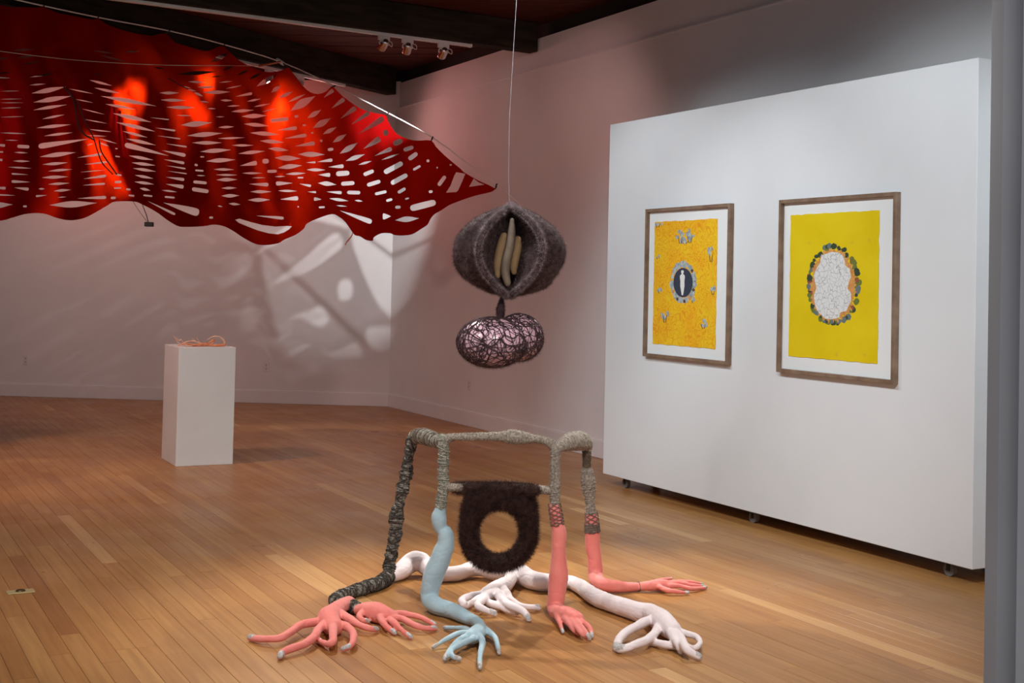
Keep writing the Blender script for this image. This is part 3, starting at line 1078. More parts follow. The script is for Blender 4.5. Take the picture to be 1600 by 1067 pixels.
def build_net():
    sm, _ = catmull([Vector((TOP[-1][0], TOP[-1][1], 0))] + [Vector((q[0], q[1], 0)) for q in BOT], [1.0] * (len(BOT) + 1), 3)
    tp_, _ = catmull([Vector((q[0], q[1], 0)) for q in TOP], [1.0] * len(TOP), 2)
    outline = [(q.x, q.y) for q in tp_] + [(q.x, q.y) for q in sm[1:]]
    pts, edges = [], []

    def loop(P):
        b = len(pts)
        pts.extend(Vector((q[0], q[1])) for q in P)
        edges.extend((b + i, b + (i + 1) % len(P)) for i in range(len(P)))
    loop(outline)
    for h in HOLES:
        loop(h)
    gx = -140
    while gx < 775:
        gy = -30
        while gy < 385:
            x, y_ = gx + random.uniform(-2, 2), gy + random.uniform(-2, 2)
            if inside(outline, x, y_):
                pts.append(Vector((x, y_)))
            gy += 11
        gx += 11
    res = geometry.delaunay_2d_cdt(pts, edges, [], 0, 1e-5)
    V2, F2 = res[0], res[2]
    bbs = [(min(p[0] for p in h), max(p[0] for p in h), min(p[1] for p in h), max(p[1] for p in h), h) for h in HOLES]
    faces = []
    for f in F2:
        cx = sum(V2[i].x for i in f) / len(f)
        cy = sum(V2[i].y for i in f) / len(f)
        if not inside(outline, cx, cy):
            continue
        bad = False
        for (x0, x1, y0, y1, h) in bbs:
            if x0 <= cx <= x1 and y0 <= cy <= y1 and inside(h, cx, cy):
                bad = True
                break
        if not bad:
            faces.append(tuple(f))
    used = sorted({i for f in faces for i in f})
    ix = {u: k for k, u in enumerate(used)}
    V3 = [net_point(V2[u].x, V2[u].y) for u in used]
    return mesh(V3, [tuple(ix[i] for i in f) for f in faces], True)


net = thing('fabric_canopy', net_point(300, 200), 'huge red fabric canopy cut with rows of slits, slung across the room from a wire', 'textile')
obj('slit_sheet', build_net(), M_FABRIC, net)
mb = MB()
for (x1, y1, x2, y2, w) in FRINGE:
    k = int(math.hypot(x2 - x1, y2 - y1) / 2.2)
    for i in range(1, k):
        s = i / k
        h = w * 0.5 * (1 - abs(2 * s - 1)) * 1.1
        x, y_ = x1 + (x2 - x1) * s, y1 + (y2 - y1) * s
        mb.tube([net_point(x + 1.0, y_ - h - 0.6), net_point(x - 0.6, y_ + h + 0.6)], 0.0016, 4, 1, False)
tag(mb.build('ladder_threads', M_FABRIC, net), 'fine threads left spanning the slits like ladders', kind='stuff')


def rope_at(x):
    tab = [(-140, -45), (0, -7), (68, 9), (153, 27), (264, 48), (350, 69.5), (440, 97), (520, 133), (607, 177), (676, 215), (775, 288), (797, 306), (845, 346)]
    return interp(tab, x)


def wire_pt(x):
    return at_y(x, rope_at(x), rope_depth(x) - 0.02)


xs = [-140, 0, 68, 153, 264, 350, 440, 520, 607, 676, 740, 775, 797]
anchor = at_plane(846, 350, CORNER, NV)
mb = MB()
P = [wire_pt(x) for x in xs] + [anchor]
mb.tube(P, 0.0065, 8, 3)
tag(mb.build('support_wire', mat('pale_steel_cable', (0.82, 0.80, 0.78), 0.35, 0.3)), 'taut steel wire carrying the top edge of the red canopy', 'wire')
for x, (ex, ey) in ((68, (68, 11)), (153, (153, 29)), (264, (258, 52)), (350, (347, 72)), (438, (451, 105)), (523, (518, 136)), (607, (603, 180)), (676, (674, 219.5)), (776, (774, 295))):
    mb = MB()
    a, b = wire_pt(x), net_point(ex, ey)
    mb.tube([a + (a - b) * 0.15, a, b], [0.009, 0.011, 0.006], 6, 2)
    mb.build('tie', M_STRING, net)
mb = MB()
mb.tube([wire_pt(438), at_y(420, 100, 11.3), at_y(405, 103, 11.4)], 0.010, 6, 3)
tag(mb.build('tie', noisy('rust_cord', (0.45, 0.13, 0.05), (0.6, 0.2, 0.08), 20), net), 'rust coloured tie cord')
mb = MB()
mb.tube([wire_pt(438) + Vector((-0.03, 0, 0.02)), wire_pt(438) + Vector((0.03, 0, -0.02))], 0.02, 8, 1)
mb.build('clamp', M_WHITEMETAL, net)
# dark draw strings inside the folds
for P2, r in (([(100, 136), (112, 150), (118, 170), (122, 195), (132, 210), (146, 218)], 0.007), ([(121, 158), (128, 178), (137, 198), (146, 215), (152, 235), (160, 255), (176, 272)], 0.006),
              ([(155, 220), (158, 236), (168, 252), (182, 272)], 0.007), ([(263, 122), (275, 129), (293, 139)], 0.005)):
    mb = MB()
    mb.tube([at_y(x, y_, net_depth(x, y_) - 0.05) for x, y_ in P2], r, 6, 4)
    mb.build('draw_string', M_STRING, net)
mb = MB()
mb.tube([net_point(551, 363), at_y(549, 369, net_depth(549, 366)), at_y(540, 380.5, net_depth(545, 366)), at_y(541, 383, net_depth(545, 366))], [0.004, 0.007, 0.006, 0.003], 5, 4)
tag(mb.build('loose_thread', M_ORANGE, net), 'short orange thread end')
mb = MB()
mb.tube([at_y(-60, 70, 9.6), at_y(0, 80, 9.75), at_y(120, 94, 10.1), at_y(250, 101.5, 10.5), at_y(360, 102.5, 10.9), net_point(402, 103)], 0.0028, 5, 6)
tag(mb.build('guy_wire', M_WIRE), 'thin slack wire crossing in front of the upper left of the red canopy', 'wire')
# small black weight hung on strings under the canopy
wd = net_depth(215, 318)
wc = at_y(233, 350.5, wd)
t = thing('hanging_weight', wc, 'small black block hanging on two strings below the red canopy', 'weight')
mb = MB()
mb.box(wc + Vector((-0.036, -0.03, -0.020)), (0.072, 0, 0), (0, 0.06, 0), (0, 0, 0.040), 0.003)
mb.build('block', M_BLACK, t)
for P2, r in (([(208, 315), (219, 332), (231, 348)], 0.0022), ([(222.5, 320.5), (228, 334), (232, 348)], 0.004)):
    mb = MB()
    mb.tube([at_y(x, y_, wd) for x, y_ in P2], r, 5, 3)
    mb.build('string', M_STRING, t)

# lamps on the corner beam's track that shine through the canopy
G1 = 'spotlights behind the canopy'
HOT = (1.0, 0.88, 0.70)
head(on_b1(296), net_point(322, 140), 'white spotlight behind the red canopy, seen just under the track', G1, 0.05, watts=0)
for px, tx, ty, w, cn, lab in ((222, 192, 182, 560, 30, 'white spotlight glinting through a slit in the upper left of the canopy'),
                               (318, 318, 146, 120, 50, 'white spotlight behind the canopy near its middle tie'),
                               (421, 436, 195, 140, 54, 'white spotlight shining straight through a slit at the upper right of the canopy'),
                               (469, 400, 235, 80, 95, 'white spotlight hanging beside the notch in the canopy edge')):
    head(on_b1(px), net_point(tx, ty), lab, G1, 0.05, True, watts=w, cone=cn, col=HOT, blend=1.0, rad=0.07)

# ------------------------------------------------------------------ wall outlets and brass floor outlet
def outlet(label, c, along, normal):
    t = thing('wall_outlet', c, label, 'outlet')
    mb = MB()
    mb.box(c - along * 0.035 - ZV * 0.057, along * 0.07, normal * 0.005, ZV * 0.114, 0.002)
    mb.build('cover_plate', M_OUTLET, t)
    for dz in (-0.021, 0.021):
        mb = MB()
        for da in (-0.008, 0.005):
            mb.box(c + along * da + ZV * (dz - 0.006) + normal * 0.0045, along * 0.0045, normal * 0.0012, ZV * 0.013)
        mb.cyl(c + along * -0.0008 + ZV * (dz - 0.0125) + normal * 0.0045, c + along * -0.0008 + ZV * (dz - 0.0125) + normal * 0.0057, 0.0035, n=10)
        mb.build('socket_slots', M_SLOT, t)
    return t


outlet('pale wall outlet low on the back wall at far left', at_plane(40, 562.5, CORNER, BN), BV, -BN)
outlet('pale wall outlet low on the back wall right of the plinth', at_plane(416, 573, CORNER, BN), BV, -BN)
outlet('pale wall outlet low on the right wall behind the hanging pods', at_plane(733, 601, CORNER, NV), DV, -NV)
fo = at_z(32, 925.3, 0.0)
t = thing('floor_outlet', fo, 'small brass floor outlet plate with a dark round cap set in the boards', 'outlet')
fx = (at_z(54, 925, 0) - at_z(11, 929, 0))
fl = fx.length
fx.normalize()
fy = Vector((-fx.y, fx.x, 0))
mb = MB()
mb.box(fo - fx * fl / 2 - fy * 0.035, fx * fl, fy * 0.07, ZV * 0.006, 0.002)
mb.build('plate', M_BRASS, t)
mb = MB()
mb.cyl(fo + ZV * 0.0058, fo + ZV * 0.012, 0.023, 0.019, n=24)
mb.box(fo + ZV * 0.012 - fx * 0.012 - fy * 0.0015, fx * 0.024, fy * 0.003, ZV * 0.0012)
mb.build('cap', M_BRONZE, t)

# ------------------------------------------------------------------ framed prints on the partition
def on_part(px, py, off):
    p = at_plane(px, py, PA - NV * off, NV)
    return (p - PA).dot(DV), p.z


def pp(u, z, off):
    return PA + DV * u - NV * off + ZV * z


def rect_from(tl, tr, br, bl, off):
    a, b, c, d = [on_part(*q, off) for q in (tl, tr, br, bl)]
    return (a[0] + d[0]) / 2, (b[0] + c[0]) / 2, (c[1] + d[1]) / 2, (a[1] + b[1]) / 2


def flat(name, P, off, th, m, parent):
    """flat patch with outline P (u,z) standing th proud at offset off"""
    n = len(P)
    v = [pp(u, z, off) for u, z in P] + [pp(u, z, off + th) for u, z in P]
    f = [tuple(range(n, 2 * n))] + [(i, (i + 1) % n, n + (i + 1) % n, n + i) for i in range(n)]
    return obj(name, mesh(v, f), m, parent)


def flats(name, polys, off, th, m, parent, kind=None):
    mb = MB()
    for k, P in enumerate(polys):
        n = len(P)
        o2 = off + th + 0.00008 * (k % 9)
        v = [pp(u, z, off) for u, z in P] + [pp(u, z, o2) for u, z in P]
        f = [tuple(range(n, 2 * n))] + [(i, (i + 1) % n, n + (i + 1) % n, n + i) for i in range(n)]
        mb.add(v, f)
    return tag(mb.build(name, m, parent), kind=kind)


FD, FW = 0.036, 0.023


def framed(name, label, corners, paper, pmat):
    u0, u1, z0, z1 = rect_from(*corners, FD)
    c = pp((u0 + u1) / 2, (z0 + z1) / 2, 0.0)
    t = thing(name, c, label, 'picture', 'framed prints on the white partition')
    prof = [(0, 0.0), (0, FD - 0.002), (0.002, FD), (FW - 0.001, FD), (FW, FD - 0.001), (FW, 0.006), (FW + 0.004, 0.006)]
    v, f = [], []
    for ins, o_ in prof:
        v += [pp(u0 + ins, z0 + ins, o_), pp(u1 - ins, z0 + ins, o_), pp(u1 - ins, z1 - ins, o_), pp(u0 + ins, z1 - ins, o_)]
    for k in range(len(prof) - 1):
        for i in range(4):
            f.append((k * 4 + i, k * 4 + (i + 1) % 4, k * 4 + 4 + (i + 1) % 4, k * 4 + 4 + i))
    obj('frame', mesh(v, f), M_WALNUT, t)
    mb = MB()
    mb.box(pp(u0 + 0.006, z0 + 0.006, 0.001), DV * (u1 - u0 - 0.012), ZV * (z1 - z0 - 0.012), -NV * 0.008)
    mb.build('mat_board', M_MAT, t)
    off = 0.0125
    a0, a1, b0, b1 = rect_from(*paper, off)
    # deckle edged sheet, slightly wavy
    P = []
    for (xa, ya, xb, yb, n) in ((a0, b0, a1, b0, 36), (a1, b0, a1, b1, 48), (a1, b1, a0, b1, 36), (a0, b1, a0, b0, 48)):
        for i in range(n):
            s = i / n
            w = noise.noise(Vector((xa * 3 + s * 9, ya * 5 + s * 5, 3.0))) * 0.005 + random.uniform(-0.0012, 0.0012)
            P.append((xa + (xb - xa) * s + (w if xa == xb else 0), ya + (yb - ya) * s + (w if ya == yb else 0)))
    sh = flat('paper', P, 0.0095, 0.003, pmat, t)
    return t, sh, (a0, a1, b0, b1), off


def blob(u, z, ru, rz, n=12, rag=0.18):
    ph = random.uniform(0, 6.28)
    return [(u + ru * math.cos(2 * math.pi * i / n + ph) * random.uniform(1 - rag, 1 + rag), z + rz * math.sin(2 * math.pi * i / n + ph) * random.uniform(1 - rag, 1 + rag)) for i in range(n)]


def squiggle_material():
    m = mat('orange_squiggle_print', (0.9, 0.5, 0.02), 0.75, spec=0.2)
    nt, N, L, b = nodes(m)
    tc = N.new('ShaderNodeTexCoord')
    n = N.new('ShaderNodeTexNoise')
    n.inputs['Scale'].default_value = 15
    n.inputs['Detail'].default_value = 0.6
    n.inputs['Distortion'].default_value = 0.9
    L.new(tc.outputs['Object'], n.inputs['Vector'])
    mu = N.new('ShaderNodeMath')
    mu.operation = 'MULTIPLY'
    mu.inputs[1].default_value = 7.0
    L.new(n.outputs['Fac'], mu.inputs[0])
    fr = N.new('ShaderNodeMath')
    fr.operation = 'PINGPONG'
    fr.inputs[1].default_value = 0.5
    L.new(mu.outputs[0], fr.inputs[0])
    r = N.new('ShaderNodeValToRGB')
    r.color_ramp.elements[0].position = 0.10
    r.color_ramp.elements[0].color = (0.80, 0.26, 0.012, 1)
    r.color_ramp.elements[1].position = 0.24
    r.color_ramp.elements[1].color = (0.93, 0.56, 0.02, 1)
    L.new(fr.outputs[0], r.inputs[0])
    n2 = N.new('ShaderNodeTexNoise')
    n2.inputs['Scale'].default_value = 4
    L.new(tc.outputs['Object'], n2.inputs['Vector'])
    r2 = N.new('ShaderNodeValToRGB')
    r2.color_ramp.elements[0].position = 0.40
    r2.color_ramp.elements[0].color = (0.92, 0.42, 0.015, 1)
    r2.color_ramp.elements[1].position = 0.60
    r2.color_ramp.elements[1].color = (0.94, 0.60, 0.02, 1)
    L.new(n2.outputs['Fac'], r2.inputs[0])
    mx = N.new('ShaderNodeMix')
    mx.data_type = 'RGBA'
    mx.inputs[0].default_value = 0.45
    L.new(r.outputs[0], mx.inputs[6])
    L.new(r2.outputs[0], mx.inputs[7])
    L.new(mx.outputs[2], b.inputs['Base Color'])
    return m


def crack_material():
    m = mat('white_crackle_print', (0.8, 0.8, 0.78), 0.8, spec=0.2)
    nt, N, L, b = nodes(m)
    tc = N.new('ShaderNodeTexCoord')
    vo = N.new('ShaderNodeTexVoronoi')
    vo.feature = 'DISTANCE_TO_EDGE'
    vo.inputs['Scale'].default_value = 30
    nz = N.new('ShaderNodeTexNoise')
    nz.inputs['Scale'].default_value = 14
    va = N.new('ShaderNodeVectorMath')
    va.operation = 'MULTIPLY_ADD'
    va.inputs[1].default_value = (0.08, 0.08, 0.08)
    L.new(tc.outputs['Object'], nz.inputs['Vector'])
    L.new(nz.outputs['Color'], va.inputs[0])
    L.new(tc.outputs['Object'], va.inputs[2])
    L.new(va.outputs[0], vo.inputs['Vector'])
    r = N.new('ShaderNodeValToRGB')
    r.color_ramp.elements[0].position = 0.012
    r.color_ramp.elements[0].color = (0.36, 0.36, 0.36, 1)
    r.color_ramp.elements[1].position = 0.045
    r.color_ramp.elements[1].color = (0.80, 0.80, 0.78, 1)
    L.new(vo.outputs['Distance'], r.inputs[0])
    L.new(r.outputs[0], b.inputs['Base Color'])
    return m


M_YELLOW = noisy('yellow_print', (0.80, 0.58, 0.006), (0.85, 0.635, 0.012), 5, 0.8, spec=0.15)
M_PFOL = noisy('blue_grey_paint', (0.25, 0.30, 0.34), (0.55, 0.58, 0.55), 40, 0.8)
M_PTRUNK = mat('brown_paint', (0.10, 0.06, 0.04), 0.8)
M_NAVY = mat('navy_paint', (0.035, 0.045, 0.075), 0.8)
M_PWHITE = mat('white_paint', (0.82, 0.81, 0.78), 0.8)
M_PORANGE = noisy('orange_paint', (0.62, 0.24, 0.05), (0.75, 0.38, 0.12), 40, 0.8)
M_PG1 = mat('dark_green_paint', (0.035, 0.06, 0.03), 0.8)
M_PG2 = mat('olive_paint', (0.16, 0.20, 0.03), 0.8)
M_PG3 = mat('slate_paint', (0.14, 0.19, 0.19), 0.8)
M_PRUST = mat('rust_paint', (0.30, 0.09, 0.04), 0.8)

# left print: orange squiggles, a navy oval with a white figure, small trees
t1, sh1, R1, off1 = framed('framed_print', 'walnut framed orange print of squiggles with a small white figure on a navy oval',
                           ((1007.3, 326.6), (1139.5, 317.8), (1136.8, 572), (1004.5, 555)),
                           ((1021, 345.4), (1119.8, 343.4), (1118.6, 542), (1021.6, 540)), squiggle_material())
trees = [(1028, 350, 9, 7, 6), (1063, 371, 8, 13, 9), (1078, 370, 9, 13, 9), (1070, 377, 14, 5, 7), (1111, 398, 7, 15, 9), (1028, 402, 3.5, 4, 4),
         (1114, 455, 6, 8, 6), (1031, 454, 6, 6, 5), (1039, 493, 8, 15, 9), (1099, 507, 9, 9, 9), (1083, 470, 4.5, 5, 4)]
for (x, y_, w, h, n) in trees:
    polys = []
    for i in range(n):
        a = random.uniform(0, 6.28)
        q = math.sqrt(random.random())
        u, z = on_part(x + w * 0.75 * q * math.cos(a), y_ - h * 0.2 + h * 0.6 * q * math.sin(a), off1)
        r = random.uniform(0.007, 0.014) * (0.7 + w / 18)
        u = min(max(u, R1[0] + r * 1.5), R1[1] - r * 1.5)
        z = min(z, R1[3] - r * 1.5)
        polys.append(blob(u, z, r * 1.15, r, 9))
    ft = flats('painted_tree', polys, off1 - 0.0002, 0.0006, M_PFOL, sh1)
    bars = []
    for k in range(2 if n > 5 else 1):
        ua, za = on_part(x + (k - 0.5) * w * 0.3, y_ + h * 0.75, off1)
        ub, zb = on_part(x + (k - 0.5) * w * 0.8, y_ - h * 0.1, off1)
        ua, ub = [min(max(q, R1[0] + 0.012), R1[1] - 0.012) for q in (ua, ub)]
        bars.append([(ua - 0.0035, za), (ua + 0.0035, za), (ub + 0.002, zb), (ub - 0.002, zb)])
    for bar in bars:
        flats('painted_trunk', [bar], off1 - 0.0002, 0.0016, M_PTRUNK, sh1)
for i in range(26):
    a = 2 * math.pi * i / 26 + random.uniform(-0.1, 0.1)
    u, z = on_part(1067.5 + 17.5 * math.cos(a), 441 + 28.5 * math.sin(a), off1)
    r = random.uniform(0.016, 0.027)
    flats('painted_leaf', [blob(u, z, r * 1.2, r, 10)], off1 - 0.0002, 0.0005 + 0.00007 * (i % 5), M_PFOL, sh1)
for i, (dx, dy) in enumerate(((10, 24), (-9, 26), (16, 12), (-15, 14), (2, 30), (14, -18))):
    u, z = on_part(1067.5 + dx, 441 + dy, off1)
    flats('painted_leaf', [blob(u, z, 0.016, 0.012, 9)], off1 - 0.0002, 0.0011, M_PORANGE if i % 3 == 0 else M_PTRUNK, sh1)
P = [on_part(1067.5 + 15 * math.cos(a), 441.5 + 23 * math.sin(a), off1) for a in [2 * math.pi * i / 32 for i in range(32)]]
flat('painted_oval', P, off1 - 0.0002, 0.0014, M_NAVY, sh1)
HW = [(422, 0.0), (422.6, 1.6), (424, 2.1), (426, 1.9), (427.4, 1.1), (428.4, 1.4), (429.6, 3.0), (431.5, 3.9), (435, 3.7), (439, 3.1), (443, 3.2), (447, 3.3), (451, 2.6), (455, 2.1), (458, 1.5), (460.5, 1.3), (461.5, 0.0)]
P = [on_part(1066.5 - w, y_, off1) for y_, w in HW] + [on_part(1066.5 + w, y_, off1) for y_, w in HW[-2:0:-1]]
flat('painted_figure', P, off1 + 0.001, 0.0009, M_PWHITE, sh1)

# right print: plain yellow sheet, a white crackled shape inside a wreath
t2, sh2, R2, off2 = framed('framed_print', 'walnut framed yellow print with a white crackled shape inside a leafy wreath',
                           ((1214.5, 313.1), (1398.8, 299.0), (1397.2, 602.5), (1214.5, 579.6)),
                           ((1233.7, 334.8), (1372, 330), (1372.6, 571), (1233.7, 554)), M_YELLOW)


def q2(x, y_):
    return on_part(1190 + x / 3.1375, 280 + y_ / 3.1375, off2)


SHAPE = [(293, 372), (318, 366), (345, 356), (385, 362), (406, 385), (409, 420), (432, 440), (438, 480), (428, 505), (422, 535), (440, 560), (438, 600), (415, 645), (388, 652), (380, 678), (345, 686), (312, 682), (278, 652), (262, 615), (257, 570), (270, 535), (262, 505), (256, 475), (268, 440), (288, 410)]
cxs, cys = 351, 522
lv = [M_PG1, M_PG2, M_PG3, M_PG1, M_PG2, M_PG3, M_PG1, M_PRUST]
for i in range(64):
    a = 2 * math.pi * i / 64 + random.uniform(-0.06, 0.06)
    rx, ry = 118 + random.uniform(-9, 9), 186 + random.uniform(-10, 12)
    u, z = q2(cxs + rx * math.cos(a), cys + ry * math.sin(a))
    r = random.uniform(0.010, 0.022)
    flats('painted_leaf', [blob(u, z, r * 1.25, r, 10, 0.14)], off2 - 0.0002, 0.0005 + 0.00007 * (i % 7), lv[(i * 5 + random.randint(0, 2)) % 8], sh2)
rag = []
for i in range(150):
    a = 2 * math.pi * i / 150
    k = random.uniform(0.90, 1.08)
    rag.append(q2(cxs + 111 * k * math.cos(a), cys + 177 * k * math.sin(a)))
flat('painted_wreath', rag, off2 - 0.0002, 0.0012, M_PORANGE, sh2)
P = [q2(*q) for q in SHAPE]
P2 = []
for i in range(len(P)):                       # rounded and slightly ragged
    a, b = P[i], P[(i + 1) % len(P)]
    for k in (0, 0.33, 0.66):
        P2.append((a[0] + (b[0] - a[0]) * k + random.uniform(-0.002, 0.002), a[1] + (b[1] - a[1]) * k + random.uniform(-0.002, 0.002)))
flat('painted_shape', P2, off2 + 0.0008, 0.0009, crack_material(), sh2)
for (x, y_) in ((525, 300), (365, 860), (505, 862), (445, 310), (232, 312)):
    u, z = q2(x, y_)
    flats('painted_speck', [blob(u, z, 0.012, 0.010, 9, 0.4)], off2 - 0.0002, 0.0003, noisy('ochre_speck', (0.78, 0.46, 0.02), (0.82, 0.56, 0.02), 30, 0.8), sh2)

# ------------------------------------------------------------------ floor sculpture
DA = at_z(607, 897, 0.035).y
DB = at_z(675, 940, 0.04).y
DC = at_z(868, 950, 0.045).y
DD = at_z(931, 905, 0.035).y
sc0 = at_z(780, 930, 0.0)
SCU = thing('limb_sculpture', Vector((sc0.x, sc0.y, 0)), 'yarn wrapped frame with a furry ring seat, standing on limp pink, blue and white arms', 'sculpture')


def pts_d(lst, d0, d1=None):
    """(px,py,hw) at depth d0..d1"""
    P, R = [], []
    n = len(lst)
    for i, (x, y_, w) in enumerate(lst):
        d = d0 if d1 is None else d0 + (d1 - d0) * i / (n - 1)
        P.append(at_y(x, y_, d))
        R.append(w * d / F_PX)
    return P, R


def pts_z(lst, zs=None, zmin=0.002):
    """(px,py,hw[,z]) lying on the floor: centre at its own radius (or given height)"""
    P, R = [], []
    for i, q in enumerate(lst):
        x, y_, w = q[:3]
        d = at_z(x, y_, 0.03).y
        r = w * d / F_PX
        z = q[3] if len(q) > 3 else r + zmin
        P.append(at_z(x, y_, z))
        R.append(r)
    return P, R


def finger(lst, r0, r1, z0, hump=0.0):
    P, R = [], []
    n = len(lst)
    for i, (x, y_) in enumerate(lst):
        t = i / (n - 1)
        d = at_z(x, y_, 0.02).y
        r = (r0 + (r1 - r0) * t) * d / F_PX
        z = max(r + 0.001, z0 * (1 - t) + (r + 0.001) * t + hump * math.sin(math.pi * t))
        P.append(at_z(x, y_, z))
        R.append(r)
    return P, R


def limb(m, chains, fingers, voxel=0.0042, label=None, nail_len=0.019, it=4):
    mb = MB()
    for P, R in chains:
        mb.tube(P, R, 16, 5)
    for P, R in fingers:
        mb.tube(P, R, 10, 5)
    o = obj('stuffed_arm', blend_mesh(mb, voxel, it), m, SCU)
    if label:
        o['label'] = label
    for P, R in fingers:                      # wrapped pale tips
        q, r = catmull(P, R, 8)
        L_, k = 0.0, len(q) - 1
        while k > 0 and L_ < nail_len:
            L_ += (q[k] - q[k - 1]).length
            k -= 1
        seg, rs = q[k:], [x * 1.04 for x in r[k:]]
        # only the upper side of the tip is covered: shift the nail up a little
        mbn = MB()
        mbn.tube([p + ZV * rs[0] * 0.20 for p in seg], [x * (0.92 if i else 0.80) for i, x in enumerate(rs)], 9, 1)
        obj('fingernail', mesh(mbn.v, mbn.f, True), M_NAIL, o)
    return o


# pale blue arm below the front left leg
blue_v = pts_d([(688, 796, 9), (686, 806, 12), (686.5, 817, 11.5), (688.5, 825, 10.2), (695, 833, 12.5), (696.5, 850, 14), (691, 864, 15.5), (687, 876, 16), (679, 895, 16.5), (674, 912, 15.5), (671.5, 928, 14.5)], DB)
blue_h = pts_z([(672.5, 938, 13.5, 0.05), (684, 947, 13.0), (702.5, 952, 12.2), (716, 958, 11.6), (727, 963.5, 10.6), (738, 968, 9.0), (747, 973, 8.4, 0.035), (750, 981, 10, 0.038), (745, 990, 13, 0.040), (737, 995, 12, 0.038)])
blue = (blue_v[0] + blue_h[0], blue_v[1] + blue_h[1])
limb(M_BLUE, [blue], [
    finger([(738, 988), (725, 982), (711, 981), (695, 981)], 5.2, 3.2, 0.045, 0.004),
    finger([(736, 990), (720, 988.5), (702.5, 996), (690, 1003), (677, 1011.5)], 5.2, 3.0, 0.042, 0.008),
    finger([(736, 994), (724, 996), (710, 1007), (700, 1020), (695, 1030)], 5.4, 4.0, 0.040, 0.010),
    finger([(740, 998), (728, 1003), (714, 1010), (704.5, 1018), (708, 1026), (718, 1030)], 5.6, 3.8, 0.040, 0.006),
    finger([(750, 995), (754, 1004), (751, 1019), (749.5, 1034), (750, 1044)], 6.0, 3.8, 0.040, 0.010),
    finger([(757, 982), (766, 989), (773.6, 996), (777.5, 1009), (780, 1021)], 5.8, 3.4, 0.042, 0.006)],
    label='pale blue stuffed arm ending in a six fingered hand')

# coral arm below the front right leg
pc_v = pts_d([(866, 790, 8.5), (868, 802, 9.2), (871, 818, 9.4), (873.5, 832, 11.5), (873, 861, 11.2), (873, 880, 13), (873, 897, 15), (871, 919, 14.6), (868.5, 937, 13.6)], DC)
pc_h = pts_z([(867, 950, 12.5, 0.045), (874, 957, 12, 0.045), (886, 962, 14, 0.045), (900, 968.5, 13.5, 0.042)])
limb(M_PINK, [(pc_v[0] + pc_h[0], pc_v[1] + pc_h[1])], [
    finger([(868, 957), (871, 966), (876, 977), (879.5, 988)], 4.8, 2.9, 0.05, 0.0),
    finger([(882, 966), (890, 976), (897, 985), (904, 991)], 5.0, 3.2, 0.045, 0.006),
    finger([(890, 967), (899, 978), (908, 989), (916.5, 997)], 5.2, 3.2, 0.045, 0.010),
    finger([(898, 968), (908, 979), (916, 989), (921.5, 998.5)], 5.2, 3.4, 0.045, 0.012),
    finger([(904, 969), (914, 974), (923, 983), (925, 995)], 5.2, 3.2, 0.042, 0.012)],
    label='coral pink stuffed arm standing upright under the front right leg')

# coral arm below the back right leg
pd_v = pts_d([(924, 806, 9), (925, 820, 10), (925.6, 836, 11.6), (926, 850, 11.8), (928.5, 868, 11.4), (930, 885, 11.8), (931, 899, 12)], DD)
pd_h = pts_z([(934, 909, 11.8), (948, 914.5, 10.6), (966, 916.5, 9.2), (984, 917, 7.4), (998, 916.5, 6.6), (1012, 915.5, 7.6, 0.03), (1027, 914, 9.2, 0.032), (1042, 914, 8.4, 0.03)])
limb(M_PINK, [(pd_v[0] + pd_h[0], pd_v[1] + pd_h[1])], [
    finger([(1030, 917), (1043, 922), (1058, 924.5), (1075, 926.5)], 4.4, 2.8, 0.03),
    finger([(1046, 915), (1063, 915.5), (1082, 919.5), (1103, 918)], 4.4, 2.5, 0.032),
    finger([(1044, 912), (1064, 911), (1082, 914), (1099, 916)], 4.0, 2.5, 0.034, 0.006),
    finger([(1044, 910), (1066, 908.5), (1084, 910), (1097, 913)], 3.8, 2.5, 0.036, 0.010),
    finger([(1028, 908), (1036, 905.5), (1049, 904)], 3.8, 2.2, 0.045, 0.0)],
    label='coral pink stuffed arm stretched flat to the right', nail_len=0.014)

# the two coral hands at the end of the dark wrapped leg
limb(M_PINK, [pts_z([(546, 941, 10, 0.04), (535, 946, 11, 0.042), (521, 957, 14, 0.045), (513, 967, 18, 0.045), (521, 979, 15, 0.04)])], [
    finger([(505, 970), (491, 972), (469, 977), (452, 988.5), (436, 997), (411, 998.5), (391, 996.5)], 7.4, 5.2, 0.045, 0.004),
    finger([(506, 976), (497, 984), (492, 993), (479, 1004), (456, 1013), (442, 1018.5), (438, 1026)], 7.4, 5.4, 0.045, 0.002),
    finger([(520, 980), (520.5, 991), (520, 1003), (511, 1006), (497.5, 1000.5)], 7.4, 4.4, 0.045, 0.008),
    finger([(526, 976), (540, 978), (551, 988.5), (552, 1001), (546, 1010), (536, 1014.5)], 7.4, 4.2, 0.045, 0.006),
    finger([(527, 957), (545, 967), (561, 976), (578, 982), (589, 984)], 8.0, 4.2, 0.045, 0.004)],
    label='large coral pink hand with fingers spread to the left', nail_len=0.026)
limb(M_PINK, [pts_z([(561, 953, 9, 0.035), (572, 954, 13, 0.040), (586, 956, 15.5, 0.045), (600, 961, 14, 0.042), (613, 964, 11, 0.036)])], [
    finger([(572, 955), (564, 959), (562, 964), (567, 969), (575, 971.5)], 6.2, 4.2, 0.04, 0.004),
    finger([(594, 964), (598, 972), (604, 979), (617, 989.5)], 6.2, 4.0, 0.04, 0.008),
    finger([(609, 968), (618, 975), (626, 983), (642, 995.7)], 6.0, 3.8, 0.04, 0.010),
    finger([(614, 965), (628, 966.5), (646, 976), (662, 981), (680, 982)], 6.0, 4.0, 0.038, 0.006),
    finger([(612, 960), (630, 959), (652, 962.7), (668, 969.5), (679, 976)], 5.8, 3.6, 0.04, 0.006)],
    label='coral pink hand reaching right beside the pale blue arm')

